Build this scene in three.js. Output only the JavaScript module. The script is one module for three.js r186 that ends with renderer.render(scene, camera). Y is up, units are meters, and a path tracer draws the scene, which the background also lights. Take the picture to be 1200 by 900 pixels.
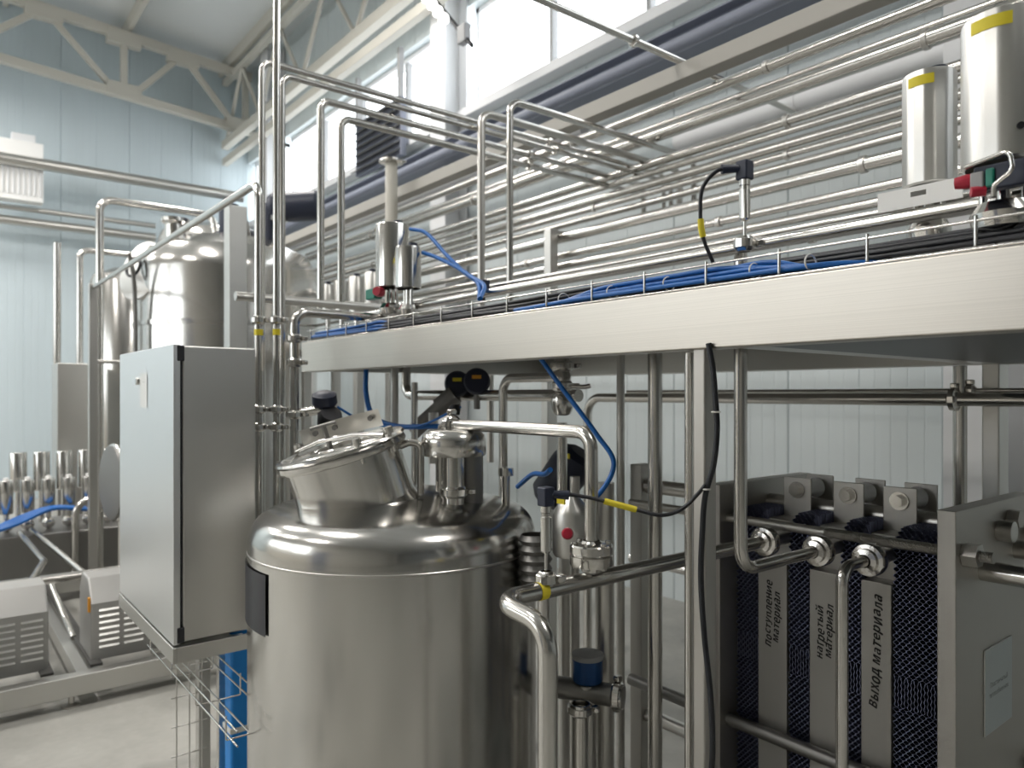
import * as THREE from 'three';
import { RoundedBoxGeometry } from 'three/addons/geometries/RoundedBoxGeometry.js';
import { mergeGeometries, toCreasedNormals } from 'three/addons/utils/BufferGeometryUtils.js';
import { RectAreaLightUniformsLib } from 'three/addons/lights/RectAreaLightUniformsLib.js';

// ---------------------------------------------------------------- camera, sky, lights, exposure
// World: x runs along the gantry (minus x recedes), z across the hall (minus z towards the window wall), floor at y = 0.
const E = 1.65;                                   // eye height
const scene = new THREE.Scene();
const camera = new THREE.PerspectiveCamera(2 * Math.atan(450 / 860) * 180 / Math.PI, 4 / 3, 0.05, 200);
camera.position.set(0, E, 0);
camera.lookAt(-0.7815, E, -0.6239);
camera.setViewOffset(1200, 900, 0, -12, 1200, 900); // slight lens rise, verticals stay vertical
camera.focus = 1.75;
camera.userData.fStop = 3.4;
scene.background = new THREE.Color().setRGB(0.93, 0.97, 1.0);   // bright overcast sky
scene.backgroundIntensity = 7.0;
const renderer = new THREE.WebGLRenderer({ antialias: true });
renderer.toneMapping = THREE.LinearToneMapping;
renderer.toneMappingExposure = 0.6;
renderer.shadowMap.enabled = true;
RectAreaLightUniformsLib.init();

// ---------------------------------------------------------------- helpers
let seed = 7;
const rnd = () => { seed = (seed + 0x6d2b79f5) | 0; let t = Math.imul(seed ^ (seed >>> 15), 1 | seed); t = (t + Math.imul(t ^ (t >>> 7), 61 | t)) ^ t; return ((t ^ (t >>> 14)) >>> 0) / 4294967296; };
const V = (x, y, z) => new THREE.Vector3(x, y, z);
const used = new Map();
const numbered = (name) => { const n = used.get(name) || 0; used.set(name, n + 1); return n ? `${name}_${String(n).padStart(3, '0')}` : name; };
function rootOf(o) { while (o.parent && o.parent !== scene) o = o.parent; return o; }
function part(parent, name, geo, mat) {           // geometry given in world coordinates
  const m = new THREE.Mesh(geo, mat);
  m.name = name; m.castShadow = m.receiveShadow = true;
  const r = rootOf(parent).position;
  geo.translate(-r.x, -r.y, -r.z);
  parent.add(m);
  return m;
}
function local(parent, name, geo, mat, x = 0, y = 0, z = 0) {   // shared geometry placed in the parent's frame
  const m = new THREE.Mesh(geo, mat);
  m.name = name; m.castShadow = m.receiveShadow = true; m.position.set(x, y, z);
  parent.add(m);
  return m;
}
function thing(name, label, category, base = [0, 0, 0], group) {
  const g = new THREE.Group(); g.name = numbered(name); g.position.set(...base);
  g.userData = { label, category }; if (group) g.userData.group = group;
  scene.add(g); return g;
}
function single(name, label, category, geo, mat, group) {
  geo.computeBoundingBox(); const b = geo.boundingBox, c = [(b.min.x + b.max.x) / 2, b.min.y, (b.min.z + b.max.z) / 2];
  geo.translate(-c[0], -c[1], -c[2]);
  const m = new THREE.Mesh(geo, mat); m.name = numbered(name); m.castShadow = m.receiveShadow = true; m.position.set(...c);
  m.userData = { label, category }; if (group) m.userData.group = group;
  scene.add(m); return m;
}
function struct(name, label, category, base = [0, 0, 0]) {
  const g = thing(name, label, category, base); g.userData.kind = 'structure'; return g;
}
function boxUV(geo) {
  const p = geo.attributes.position, n = geo.attributes.normal, uv = new Float32Array(p.count * 2);
  for (let i = 0; i < p.count; i++) {
    const ax = Math.abs(n.getX(i)), ay = Math.abs(n.getY(i)), az = Math.abs(n.getZ(i));
    if (ax >= ay && ax >= az) { uv[2 * i] = p.getZ(i); uv[2 * i + 1] = p.getY(i); } else if (ay >= az) { uv[2 * i] = p.getX(i); uv[2 * i + 1] = p.getZ(i); } else { uv[2 * i] = p.getX(i); uv[2 * i + 1] = p.getY(i); }
  }
  geo.setAttribute('uv', new THREE.BufferAttribute(uv, 2)); return geo;
}
function box(x0, x1, y0, y1, z0, z1, bevel = 0.003) {
  const w = Math.abs(x1 - x0), h = Math.abs(y1 - y0), d = Math.abs(z1 - z0);
  const g = bevel > 0 ? new RoundedBoxGeometry(w, h, d, 2, Math.min(bevel, w / 2.1, h / 2.1, d / 2.1)) : new THREE.BoxGeometry(w, h, d);
  g.translate((x0 + x1) / 2, (y0 + y1) / 2, (z0 + z1) / 2);
  return boxUV(g);
}
// path with rounded corners
function fillet(pts, bend) {
  const out = [pts[0].clone()];
  for (let i = 1; i < pts.length - 1; i++) {
    const a = pts[i - 1].clone().sub(pts[i]), b = pts[i + 1].clone().sub(pts[i]), la = a.length(), lb = b.length();
    a.normalize(); b.normalize();
    const ang = a.angleTo(b); if (ang > 3.1) { out.push(pts[i].clone()); continue; }
    let cut = Math.min(bend / Math.tan(ang / 2), la * 0.49, lb * 0.49); const r = cut * Math.tan(ang / 2);
    const mid = a.clone().add(b).normalize(), cen = pts[i].clone().addScaledVector(mid, r / Math.sin(ang / 2));
    const s = pts[i].clone().addScaledVector(a, cut).sub(cen), e = pts[i].clone().addScaledVector(b, cut).sub(cen), tot = s.angleTo(e), ax = s.clone().cross(e).normalize();
    for (let k = 0; k <= 9; k++) out.push(cen.clone().add(s.clone().applyAxisAngle(ax, tot * k / 9)));
  }
  out.push(pts[pts.length - 1].clone());
  return out;
}
function sweepPts(pts, r, seg = 18) {
  const n = pts.length, pos = [], nor = [], uv = [], idx = [];
  const T = pts.map((p, i) => { const d = V(0, 0, 0); if (i > 0) d.add(p.clone().sub(pts[i - 1]).normalize()); if (i < n - 1) d.add(pts[i + 1].clone().sub(p).normalize()); return d.normalize(); });
  let N = Math.abs(T[0].y) < 0.9 ? V(0, 1, 0) : V(1, 0, 0); N.sub(T[0].clone().multiplyScalar(N.dot(T[0]))).normalize();
  let len = 0;
  for (let i = 0; i < n; i++) {
    if (i) { const q = new THREE.Quaternion().setFromUnitVectors(T[i - 1], T[i]); N.applyQuaternion(q); N.sub(T[i].clone().multiplyScalar(N.dot(T[i]))).normalize(); len += pts[i].distanceTo(pts[i - 1]); }
    const B = T[i].clone().cross(N), rr = typeof r === 'function' ? r(i / (n - 1)) : r;
    for (let k = 0; k <= seg; k++) { const a = k / seg * Math.PI * 2, v = N.clone().multiplyScalar(Math.cos(a)).addScaledVector(B, Math.sin(a)); pos.push(pts[i].x + v.x * rr, pts[i].y + v.y * rr, pts[i].z + v.z * rr); nor.push(v.x, v.y, v.z); uv.push(k / seg * 6.283 * rr, len); }
  }
  for (let i = 0; i < n - 1; i++) for (let k = 0; k < seg; k++) { const a = i * (seg + 1) + k, b = a + seg + 1; idx.push(a, a + 1, b, a + 1, b + 1, b); }
  for (const e of [0, n - 1]) {
    const c = pos.length / 3, s = e ? 1 : -1, rr = typeof r === 'function' ? r(e ? 1 : 0) : r; pos.push(pts[e].x, pts[e].y, pts[e].z); nor.push(T[e].x * s, T[e].y * s, T[e].z * s); uv.push(0, 0);
    for (let k = 0; k <= seg; k++) { const j = (e * (seg + 1) + k) * 3; pos.push(pos[j], pos[j + 1], pos[j + 2]); nor.push(T[e].x * s, T[e].y * s, T[e].z * s); uv.push(0, rr); }
    for (let k = 0; k < seg; k++) e ? idx.push(c, c + 1 + k, c + 2 + k) : idx.push(c, c + 2 + k, c + 1 + k);
  }
  const g = new THREE.BufferGeometry();
  g.setAttribute('position', new THREE.Float32BufferAttribute(pos, 3)); g.setAttribute('normal', new THREE.Float32BufferAttribute(nor, 3)); g.setAttribute('uv', new THREE.Float32BufferAttribute(uv, 2)); g.setIndex(idx);
  return g;
}
const pipe = (pts, r, bend = 0.06, seg = 18) => sweepPts(fillet(pts.map((p) => V(p[0], p[1] + E, p[2])), bend), r, seg);   // heights relative to the eye
const rod = (a, b, r, seg = 16) => sweepPts([V(a[0], a[1] + E, a[2]), V(b[0], b[1] + E, b[2])], r, seg);
const cable = (pts, r, steps = 60, seg = 8) => sweepPts(new THREE.CatmullRomCurve3(pts.map((p) => V(p[0], p[1] + E, p[2])), false, 'centripetal').getPoints(steps), r, seg);
function lathe(profile, seg = 40, crease = 0.55) { const g = new THREE.LatheGeometry(profile.map(([r, y]) => new THREE.Vector2(Math.max(r, 1e-4), y)), seg); return toCreasedNormals(g, crease); }
function place(geo, at, dir = [0, 1, 0]) {        // built along +y at the origin -> along dir at a point (height relative to the eye)
  const q = new THREE.Quaternion().setFromUnitVectors(V(0, 1, 0), V(...dir).normalize());
  return geo.applyQuaternion(q).translate(at[0], at[1] + E, at[2]);
}
const hex = (r, h) => toCreasedNormals(new THREE.CylinderGeometry(r, r, h, 6), 0.4);

// ---------------------------------------------------------------- procedural textures and materials
function noiseTex(size, fn, srgb, rep = 1) {
  const d = new Uint8Array(size * size * 4);
  for (let y = 0; y < size; y++) for (let x = 0; x < size; x++) { const c = fn(x / size, y / size), i = (y * size + x) * 4; for (let k = 0; k < 3; k++) d[i + k] = Math.max(0, Math.min(255, (Array.isArray(c) ? c[k] : c) * 255)); d[i + 3] = 255; }
  const t = new THREE.DataTexture(d, size, size); t.wrapS = t.wrapT = THREE.RepeatWrapping; t.magFilter = THREE.LinearFilter; t.repeat.set(rep, rep); if (srgb) t.colorSpace = THREE.SRGBColorSpace; t.needsUpdate = true; return t;
}
function lattice(n) { const a = new Float32Array(n * n).map(() => rnd()); return (u, v) => { const x = u * n, y = v * n, i = Math.floor(x), j = Math.floor(y), f = x - i, g = y - j, s = f * f * (3 - 2 * f), t = g * g * (3 - 2 * g), at = (p, q) => a[((q % n + n) % n) * n + ((p % n + n) % n)]; return (at(i, j) * (1 - s) + at(i + 1, j) * s) * (1 - t) + (at(i, j + 1) * (1 - s) + at(i + 1, j + 1) * s) * t; }; }
const n4 = lattice(4), n9 = lattice(9), n23 = lattice(23), n61 = lattice(61), n170 = lattice(170);
const rows = Array.from({ length: 512 }, () => rnd());
// brushed steel: streaks along u
const brushH = noiseTex(512, (u, v) => { const r = rows[Math.floor(v * 511)] * 0.5 + rows[Math.floor(v * 170) % 512] * 0.3 + n9(u, v) * 0.2 + 0.12 * (n61(u * 0.4, v * 3) - 0.5); return 0.84 + 0.16 * r; }, false, 3);
const brushV = noiseTex(512, (u, v) => { const r = rows[Math.floor(u * 511)] * 0.5 + rows[Math.floor(u * 170) % 512] * 0.3 + n9(u, v) * 0.2 + 0.12 * (n61(u * 3, v * 0.4) - 0.5); return 0.90 + 0.10 * r; }, false, 1);
const concrete = noiseTex(1024, (u, v) => { const a = n4(u, v) * 0.35 + n9(u, v) * 0.3 + n23(u, v) * 0.2 + n61(u, v) * 0.1 + n170(u, v) * 0.12, st = Math.max(0, n23(u + 0.3, v * 0.7) * n9(v, u) - 0.52) * 0.8, k = 0.60 + 0.19 * (a - 0.5) - st; return [k, k * 0.992, k * 0.965]; }, true, 0.25);
const brushTone = noiseTex(512, (u, v) => 0.92 + 0.08 * (rows[Math.floor(v * 511)] * 0.7 + rows[(Math.floor(v * 200) + 40) % 512] * 0.3), true, 3);
const panelTex = noiseTex(256, (u, v) => { const k = 0.95 + 0.05 * (n4(u, v) * 0.5 + n23(u, v) * 0.3 + n61(u, v) * 0.2); return k; }, true, 0.3);

const std = (o) => new THREE.MeshStandardMaterial(o);
const rgb = (r, g, b) => new THREE.Color().setRGB(r, g, b);
const M = {
  pipe: std({ color: rgb(0.62, 0.605, 0.575), metalness: 1, roughness: 0.2 }),
  pipeDull: std({ color: rgb(0.62, 0.605, 0.575), metalness: 1, roughness: 0.32 }),
  clamp: std({ color: rgb(0.66, 0.645, 0.615), metalness: 1, roughness: 0.16 }),
  beam: std({ color: rgb(0.61, 0.575, 0.52), metalness: 1, roughness: 0.40, roughnessMap: brushH, map: brushTone }),
  tank: std({ color: rgb(0.60, 0.59, 0.565), metalness: 1, roughness: 0.19 }),
  shroud: std({ color: rgb(0.44, 0.435, 0.42), metalness: 0.7, roughness: 0.5 }),
  mirror: std({ color: rgb(0.64, 0.63, 0.605), metalness: 1, roughness: 0.18 }),
  sheet: std({ color: rgb(0.60, 0.595, 0.57), metalness: 1, roughness: 0.38, roughnessMap: brushV }),
  door: std({ color: rgb(0.80, 0.815, 0.82), metalness: 1, roughness: 0.36, roughnessMap: brushV }),
  plateSteel: std({ color: rgb(0.50, 0.485, 0.455), metalness: 1, roughness: 0.52, roughnessMap: brushV }),
  greyFrame: std({ color: rgb(0.40, 0.39, 0.365), metalness: 0.85, roughness: 0.5 }),
  soffitShade: std({ color: rgb(0.13, 0.14, 0.145), metalness: 0.9, roughness: 0.4 }),  // steel plate coloured dark, the shade of its underside put into the colour
  rail: std({ color: rgb(0.40, 0.385, 0.35), roughness: 0.55 }),
  darkSteel: std({ color: rgb(0.28, 0.275, 0.265), metalness: 1, roughness: 0.45 }),
  exPlate: std({ color: rgb(0.20, 0.22, 0.34), metalness: 0.8, roughness: 0.38, side: THREE.DoubleSide }),
  core: std({ color: rgb(0.012, 0.014, 0.025), roughness: 0.8 }),
  black: std({ color: rgb(0.012, 0.013, 0.017), roughness: 0.5 }),
  navy: std({ color: rgb(0.014, 0.02, 0.042), roughness: 0.45 }),
  cable: std({ color: rgb(0.015, 0.017, 0.022), roughness: 0.42 }),
  blue: std({ color: rgb(0.006, 0.12, 0.42), roughness: 0.35 }),
  blueDark: std({ color: rgb(0.006, 0.06, 0.2), roughness: 0.4 }),
  blueBright: std({ color: rgb(0.01, 0.26, 0.75), roughness: 0.5 }),
  yellow: std({ color: rgb(0.72, 0.6, 0.03), roughness: 0.6 }),
  red: std({ color: rgb(0.42, 0.015, 0.04), roughness: 0.35 }),
  green: std({ color: rgb(0.01, 0.2, 0.14), roughness: 0.4 }),
  orange: std({ color: rgb(0.75, 0.33, 0.03), roughness: 0.5 }),
  white: std({ color: rgb(0.86, 0.86, 0.84), roughness: 0.45 }),
  tie: std({ color: rgb(0.75, 0.74, 0.7), roughness: 0.5 }),
  panel: std({ color: rgb(0.66, 0.72, 0.73), roughness: 0.5, map: panelTex }),
  panelEnd: std({ color: rgb(0.60, 0.69, 0.73), roughness: 0.5, map: panelTex }),
  cream: std({ color: rgb(0.66, 0.63, 0.57), roughness: 0.6, map: panelTex }),
  paint: std({ color: rgb(0.58, 0.56, 0.50), roughness: 0.6 }),
  paintWhite: std({ color: rgb(0.74, 0.75, 0.76), roughness: 0.6 }),
  girder: std({ color: rgb(0.22, 0.24, 0.30), roughness: 0.55 }),
  roof: std({ color: rgb(0.70, 0.72, 0.72), roughness: 0.65 }),
  grey: std({ color: rgb(0.32, 0.325, 0.33), roughness: 0.55 }),
  floor: std({ color: rgb(1.15, 1.15, 1.12), roughness: 0.42, map: concrete }),
  darkTray: std({ color: rgb(0.10, 0.098, 0.092), metalness: 0.5, roughness: 0.5 }),
  glass: new THREE.MeshPhysicalMaterial({ color: rgb(1, 1, 1), roughness: 0, metalness: 0, transmission: 1, thickness: 0, ior: 1.45 }),
  led: std({ color: rgb(1, 1, 1), emissive: rgb(1, 0.98, 0.95), emissiveIntensity: 6 }),
};
function textPlane(w, h, lines, o = {}) {
  const c = document.createElement('canvas'); c.width = o.px || 512; c.height = Math.round(c.width * h / w);
  const x = c.getContext('2d'); if (o.bg) { x.fillStyle = o.bg; x.fillRect(0, 0, c.width, c.height); }
  x.fillStyle = o.color || '#15161a'; x.textBaseline = 'middle'; x.textAlign = o.align || 'center';
  lines.forEach(([t, cx, cy, size, rot, font]) => { x.save(); x.translate(cx * c.width, cy * c.height); x.rotate(rot || 0); x.font = (font || '') + ' ' + Math.round(size * c.height) + 'px ' + (o.family || 'sans-serif'); if (o.slant) x.transform(1, 0, -o.slant, 1, 0, 0); if (o.hand) { let w = 0; const cs = [...t], ws = cs.map((q) => x.measureText(q).width * 0.95); const all = ws.reduce((a, b) => a + b, 0); cs.forEach((q, i) => { x.save(); x.translate(-all / 2 + w + ws[i] / 2, (rnd() - 0.5) * size * c.height * 0.16); x.rotate((rnd() - 0.5) * 0.22); x.scale(0.9 + rnd() * 0.15, 0.85 + rnd() * 0.3); x.fillText(q, 0, 0); x.restore(); w += ws[i]; }); } else x.fillText(t, 0, 0); x.restore(); });
  const t = new THREE.CanvasTexture(c); t.colorSpace = THREE.SRGBColorSpace;
  return { geo: new THREE.PlaneGeometry(w, h), mat: std({ map: t, roughness: 0.6, transparent: !o.bg }) };
}

// ---------------------------------------------------------------- the hall
const X0 = -13.8, X1 = 15.0, Z0 = -4.7, Z1 = 8.0;
const roofY = (z) => 7.6 + 0.07 * (z - Z0);
{
  const g = box(X0 - 0.3, X1 + 0.3, -0.3, 0, Z0 - 0.3, Z1 + 0.3, 0);
  const f = new THREE.Mesh(g, M.floor); f.name = 'floor'; f.receiveShadow = f.castShadow = true; f.userData = { kind: 'structure', label: 'pale grey concrete hall floor with scuffs', category: 'floor' }; scene.add(f);
  const c = struct('ceiling', 'grey sheet metal hall roof on steel purlins', 'ceiling');
  const L = X1 - X0 + 0.6, W = (Z1 - Z0 + 0.6) / 8;
  const sg = new THREE.BoxGeometry(L, 0.08, W * 1.003); boxUV(sg);
  for (let i = 0; i < 8; i++) { const z = Z0 - 0.3 + W * (i + 0.5), m = local(c, 'roof_sheet', sg, M.roof, (X0 + X1) / 2, roofY(z) + 0.04, z); m.rotation.x = -Math.atan(0.07); }
  const pg = new THREE.BoxGeometry(L, 0.2, 0.07);
  for (let i = 0; i < 8; i++) { const z = Z0 + 0.5 + i * 1.62; local(c, 'purlin', pg, M.paint, (X0 + X1) / 2, roofY(z) - 0.1, z); }
}
// ribbed sandwich panels, each a piece of its wall (width 1 m, unit height)
function panelGeo() {
  const s = new THREE.Shape(), w = 0.998, t = 0.1; s.moveTo(-w / 2, -t); s.lineTo(w / 2, -t); s.lineTo(w / 2, -0.01); s.lineTo(w / 2 - 0.008, 0);
  for (let i = 9; i >= 1; i--) { const x = -w / 2 + i * w / 10, dp = i === 5 ? 0.005 : 0.0022; s.lineTo(x + 0.006, 0); s.lineTo(x + 0.002, -dp); s.lineTo(x - 0.002, -dp); s.lineTo(x - 0.006, 0); }
  s.lineTo(-w / 2 + 0.008, 0); s.lineTo(-w / 2, -0.01);
  const g = new THREE.ExtrudeGeometry(s, { depth: 1, bevelEnabled: false }); g.rotateX(-Math.PI / 2);  // shape y -> -z, depth -> y
  g.scale(1, 1, -1); const ix = g.index; const p = g.attributes.position;                                // face towards +z
  for (let i = 0; i < p.count; i += 3) for (const a of ['position', 'normal', 'uv']) { const at = g.attributes[a], n = at.itemSize; for (let k = 0; k < n; k++) { const q = at.array[(i + 1) * n + k]; at.array[(i + 1) * n + k] = at.array[(i + 2) * n + k]; at.array[(i + 2) * n + k] = q; } }
  g.computeVertexNormals(); return boxUV(g);
}
const pgeo = panelGeo();
const SILL = 4.74, HEAD = 5.95;
{
  const w = struct('wall_back', 'pale blue ribbed sandwich panel wall under high windows', 'wall');
  for (let x = X0 + 0.5; x < X1; x += 1) {
    let m = local(w, 'panel', pgeo, M.panel, x, 0, Z0); m.scale.y = SILL;
    m = local(w, 'panel', pgeo, M.panel, x, HEAD, Z0); m.scale.y = roofY(Z0) - HEAD;
  }
  part(w, 'backing', box(X0 - 0.3, X1 + 0.3, 0, SILL, Z0 - 0.3, Z0 - 0.1, 0), M.panel);
  part(w, 'backing', box(X0 - 0.3, X1 + 0.3, HEAD, roofY(Z0) + 0.1, Z0 - 0.3, Z0 - 0.1, 0), M.panel);
  const e = struct('wall_end', 'pale blue ribbed sandwich panel end wall behind the big tanks', 'wall');
  for (let z = Z0 + 0.5; z < Z1; z += 1) { const m = local(e, 'panel', pgeo, M.panelEnd, X0, 0, z); m.rotation.y = Math.PI / 2; m.scale.y = roofY(z); }
  part(e, 'backing', box(X0 - 0.3, X0 - 0.1, 0, roofY(Z1), Z0 - 0.3, Z1 + 0.3, 0), M.panel);
  const r = struct('wall_rear', 'plain far wall of the hall', 'wall');
  part(r, 'panel', box(X1, X1 + 0.3, 0, roofY(Z1) + 0.1, Z0 - 0.3, Z1 + 0.3, 0), M.grey);
  // opposite long wall with tall glazing in its far half
  const o = struct('wall_front', 'cream long wall with tall windows', 'wall');
  for (const [a, b, y0, y1] of [[X0 - 0.3, X1 + 0.3, 0, 2.8], [X0 - 0.3, X1 + 0.3, 5.2, roofY(Z1) + 0.1], [X0 - 0.3, -13, 2.8, 5.2], [-10.2, -9.6, 2.8, 5.2], [-6.8, -6.2, 2.8, 5.2], [-3.2, X1 + 0.3, 2.8, 5.2]])
    part(o, 'panel', box(a, b, y0, y1, Z1, Z1 + 0.3, 0), M.cream);
}
let wn = 0;
function windowBay(x0, x1, y0, y1, z, bars, inward) {
  const w = struct('window_' + (++wn), inward > 0 ? 'high strip window between steel columns above the pipe rack' : 'tall window in the cream long wall', 'window', [(x0 + x1) / 2, y0, z]);
  const t = 0.06;
  part(w, 'window_frame', mergeGeometries([box(x0, x1, y0, y0 + t, z - 0.05, z + 0.05, 0.004), box(x0, x1, y1 - t, y1, z - 0.05, z + 0.05, 0.004), box(x0, x0 + t, y0, y1, z - 0.05, z + 0.05, 0.004), box(x1 - t, x1, y0, y1, z - 0.05, z + 0.05, 0.004)]), M.paintWhite);
  for (let i = 1; i < bars; i++) { const x = x0 + (x1 - x0) * i / bars; part(w, 'mullion', box(x - 0.025, x + 0.025, y0 + t, y1 - t, z - 0.04, z + 0.04, 0.003), M.grey); }
  for (let i = 0; i < bars; i++) { const a = x0 + (x1 - x0) * i / bars + 0.03, b = x0 + (x1 - x0) * (i + 1) / bars - 0.03; const g = new THREE.PlaneGeometry(b - a, y1 - y0 - 2 * t); g.translate((a + b) / 2, (y0 + y1) / 2, z); part(w, 'pane', g, M.glass); }
}
{
  const d = struct('door_1', 'added unseen dark door in the cream long wall for the tank reflection', 'door', [-1.5, 0, Z1 - 0.05]);  // unseen door, added to give the tank a dark reflected band
  for (let k = 0; k < 6; k++) part(d, 'door_panel', box(-2.5, -0.5, 0.01 + k * 0.65, 0.645 + k * 0.65, Z1 - 0.09, Z1 - 0.03, 0.008), M.girder);
  part(d, 'door_track', box(-2.7, 1.6, 3.95, 4.05, Z1 - 0.1, Z1, 0.004), M.grey);
}
const cols = [-12.1, -6.8, -1.53, 3.7];
windowBay(-13.7, -12.25, SILL, HEAD, Z0 - 0.15, 1, 1);
for (let i = 0; i < 3; i++) windowBay(cols[i] + 0.14, cols[i + 1] - 0.14, SILL, HEAD, Z0 - 0.15, 4, 1);
windowBay(3.84, 14.8, SILL, HEAD, Z0 - 0.15, 2, 1);
for (const [a, b] of [[-13, -10.2], [-9.6, -6.8], [-6.2, -3.2]]) windowBay(a, b, 2.8, 5.2, Z1 + 0.1, 3, -1);
{ // window sill ledge
  const s = struct('trim_1', 'projecting grey metal sill ledge under the strip windows', 'sill');
  part(s, 'ledge', box(X0 + 0.02, X1 - 0.02, SILL - 0.09, SILL + 0.01, Z0, Z0 + 0.16, 0.01), M.paintWhite);
}
cols.forEach((x, i) => {
  const t = thing('steel_column', ['white steel hall column by the corner behind the big tank', 'white steel hall column between the bright strip windows', 'white steel hall column above the large valve actuators', 'white steel hall column at the far end of the strip windows'][i], 'column', [x, 0, Z0 + 0.2]);
  part(t, 'flange', box(x - 0.15, x + 0.15, 0, roofY(Z0) - 0.2, Z0 + 0.30, Z0 + 0.318, 0.003), M.paintWhite);
  part(t, 'flange', box(x - 0.15, x + 0.15, 0, roofY(Z0) - 0.2, Z0 + 0.02, Z0 + 0.038, 0.003), M.paintWhite);
  part(t, 'web', box(x - 0.008, x + 0.008, 0, roofY(Z0) - 0.2, Z0 + 0.038, Z0 + 0.30, 0), M.paintWhite);
  part(t, 'base_plate', box(x - 0.2, x + 0.2, 0, 0.03, Z0 + 0.005, Z0 + 0.36, 0.003), M.paintWhite);
});
// eave lattice along the window wall
{
  const t = thing('eave_truss', 'cream painted lattice girder running above the strip windows', 'girder', [-4, HEAD, Z0 + 0.45]);
  const zc = Z0 + 0.45;
  part(t, 'chord', box(X0 + 0.1, X1 - 0.1, 5.80, 5.92, zc - 0.05, zc + 0.05, 0.005), M.paint);
  part(t, 'chord', box(X0 + 0.1, X1 - 0.1, 6.10, 6.24, zc - 0.06, zc + 0.06, 0.005), M.paint);
  part(t, 'chord', box(X0 + 0.1, X1 - 0.1, 7.25, 7.35, zc - 0.05, zc + 0.05, 0.005), M.paint);
  for (let x = X0 + 0.2; x < X1 - 1.9; x += 1.7) {
    part(t, 'diagonal', rod([x, 6.2 - E, zc], [x + 0.85, 7.28 - E, zc], 0.035, 8), M.paint);
    part(t, 'diagonal', rod([x + 1.7, 6.2 - E, zc], [x + 0.85, 7.28 - E, zc], 0.03, 8), M.paint);
  }
}
// end wall roof truss
{
  const xt = -13.2, t = thing('roof_truss', 'cream painted roof truss with gusset plates on the end wall', 'truss', [xt, 6, 0]);
  const top = (z) => roofY(z) - 0.30, bot = (z) => 6.33 + 0.075 * (z - Z0);
  const bar = (name, za, ya, zb, yb, h, w) => { const len = Math.hypot(zb - za, yb - ya), g = new RoundedBoxGeometry(w, h, len, 1, 0.004); g.rotateX(-Math.atan2(yb - ya, zb - za)); g.translate(xt, (ya + yb) / 2, (za + zb) / 2); return part(t, name, g, M.paint); };
  bar('chord', Z0 + 0.15, top(Z0 + 0.15), 4, top(4), 0.15, 0.12); bar('chord', Z0 + 0.15, bot(Z0 + 0.15), 4, bot(4), 0.13, 0.12);
  const zs = [-4.45, -3.75, -2.75, -1.75, -0.75, 0.4, 1.5];
  const gus = (z, y, w, h) => part(t, 'gusset_plate', box(xt - 0.08, xt + 0.075, y - h / 2, y + h / 2, z - w / 2, z + w / 2, 0.004), M.paint);
  bar('strut', -4.45, bot(-4.45), -4.45, top(-4.45), 0.1, 0.09).visible = true;
  bar('diagonal', -4.3, bot(-4.3), -3.4, top(-3.4), 0.09, 0.08);
  bar('diagonal', -3.4, top(-3.4), -2.6, bot(-2.6), 0.09, 0.08);
  bar('strut', -2.5, bot(-2.5), -2.5, top(-2.5), 0.1, 0.08);
  bar('diagonal', -2.4, bot(-2.4), -1.4, top(-1.4), 0.08, 0.08);
  bar('diagonal', -1.4, top(-1.4), -0.4, bot(-0.4), 0.09, 0.08);
  bar('strut', -0.3, bot(-0.3), -0.3, top(-0.3), 0.1, 0.08);
  for (const [z, f] of [[-4.35, bot], [-3.4, top], [-2.5, bot], [-2.5, top], [-1.4, top], [-0.3, bot]]) gus(z, f(z) + (f === bot ? 0.06 : -0.06), 0.5, 0.22);
}
// girder and rail on the window wall
{
  const z = -4.35, h = 2.57, t = thing('wall_girder', 'dark blue grey steel girder along the wall below the windows', 'girder', [-4, E + h, z]);
  part(t, 'flange', box(X0 + 0.1, X1 - 0.1, E + h + 0.085, E + h + 0.1, z - 0.1, z + 0.1, 0.003), M.girder);
  part(t, 'flange', box(X0 + 0.1, X1 - 0.1, E + h - 0.1, E + h - 0.085, z - 0.1, z + 0.1, 0.003), M.girder);
  part(t, 'web', box(X0 + 0.1, X1 - 0.1, E + h - 0.085, E + h + 0.085, z - 0.008, z + 0.008, 0), M.girder);
  for (let x = -12; x < 6; x += 2.6) part(t, 'bracket', box(x - 0.04, x + 0.04, E + h - 0.05, E + h + 0.05, Z0 + 0.001, z - 0.1, 0.004), M.girder);
  single('box_rail', 'cream painted rectangular steel rail carrying the crossing pipes', 'rail', box(-9, 3.5, E + 1.655, E + 1.745, -3.2, -3.1, 0.006), M.rail);
}
{ // louvred vent
  const t = thing('louvre_vent', 'dark louvred ventilation box in front of the strip windows', 'vent', [-8.25, E + 2.86, -4.4]);
  part(t, 'casing', box(-8.84, -7.66, E + 2.86, E + 3.56, -4.5, -4.42, 0.01), M.girder);
  for (let i = 0; i < 7; i++) { const g = new THREE.BoxGeometry(1.14, 0.014, 0.1); g.rotateX(0.6); g.translate(-8.25, E + 2.91 + i * 0.098, -4.38); part(t, 'slat', g, M.darkTray); }
  for (const x of [-8.8, -7.7]) part(t, 'hanger', box(x - 0.03, x + 0.03, E + 3.56, E + 4.15, -4.47, -4.41, 0.003), M.grey);
}
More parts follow.
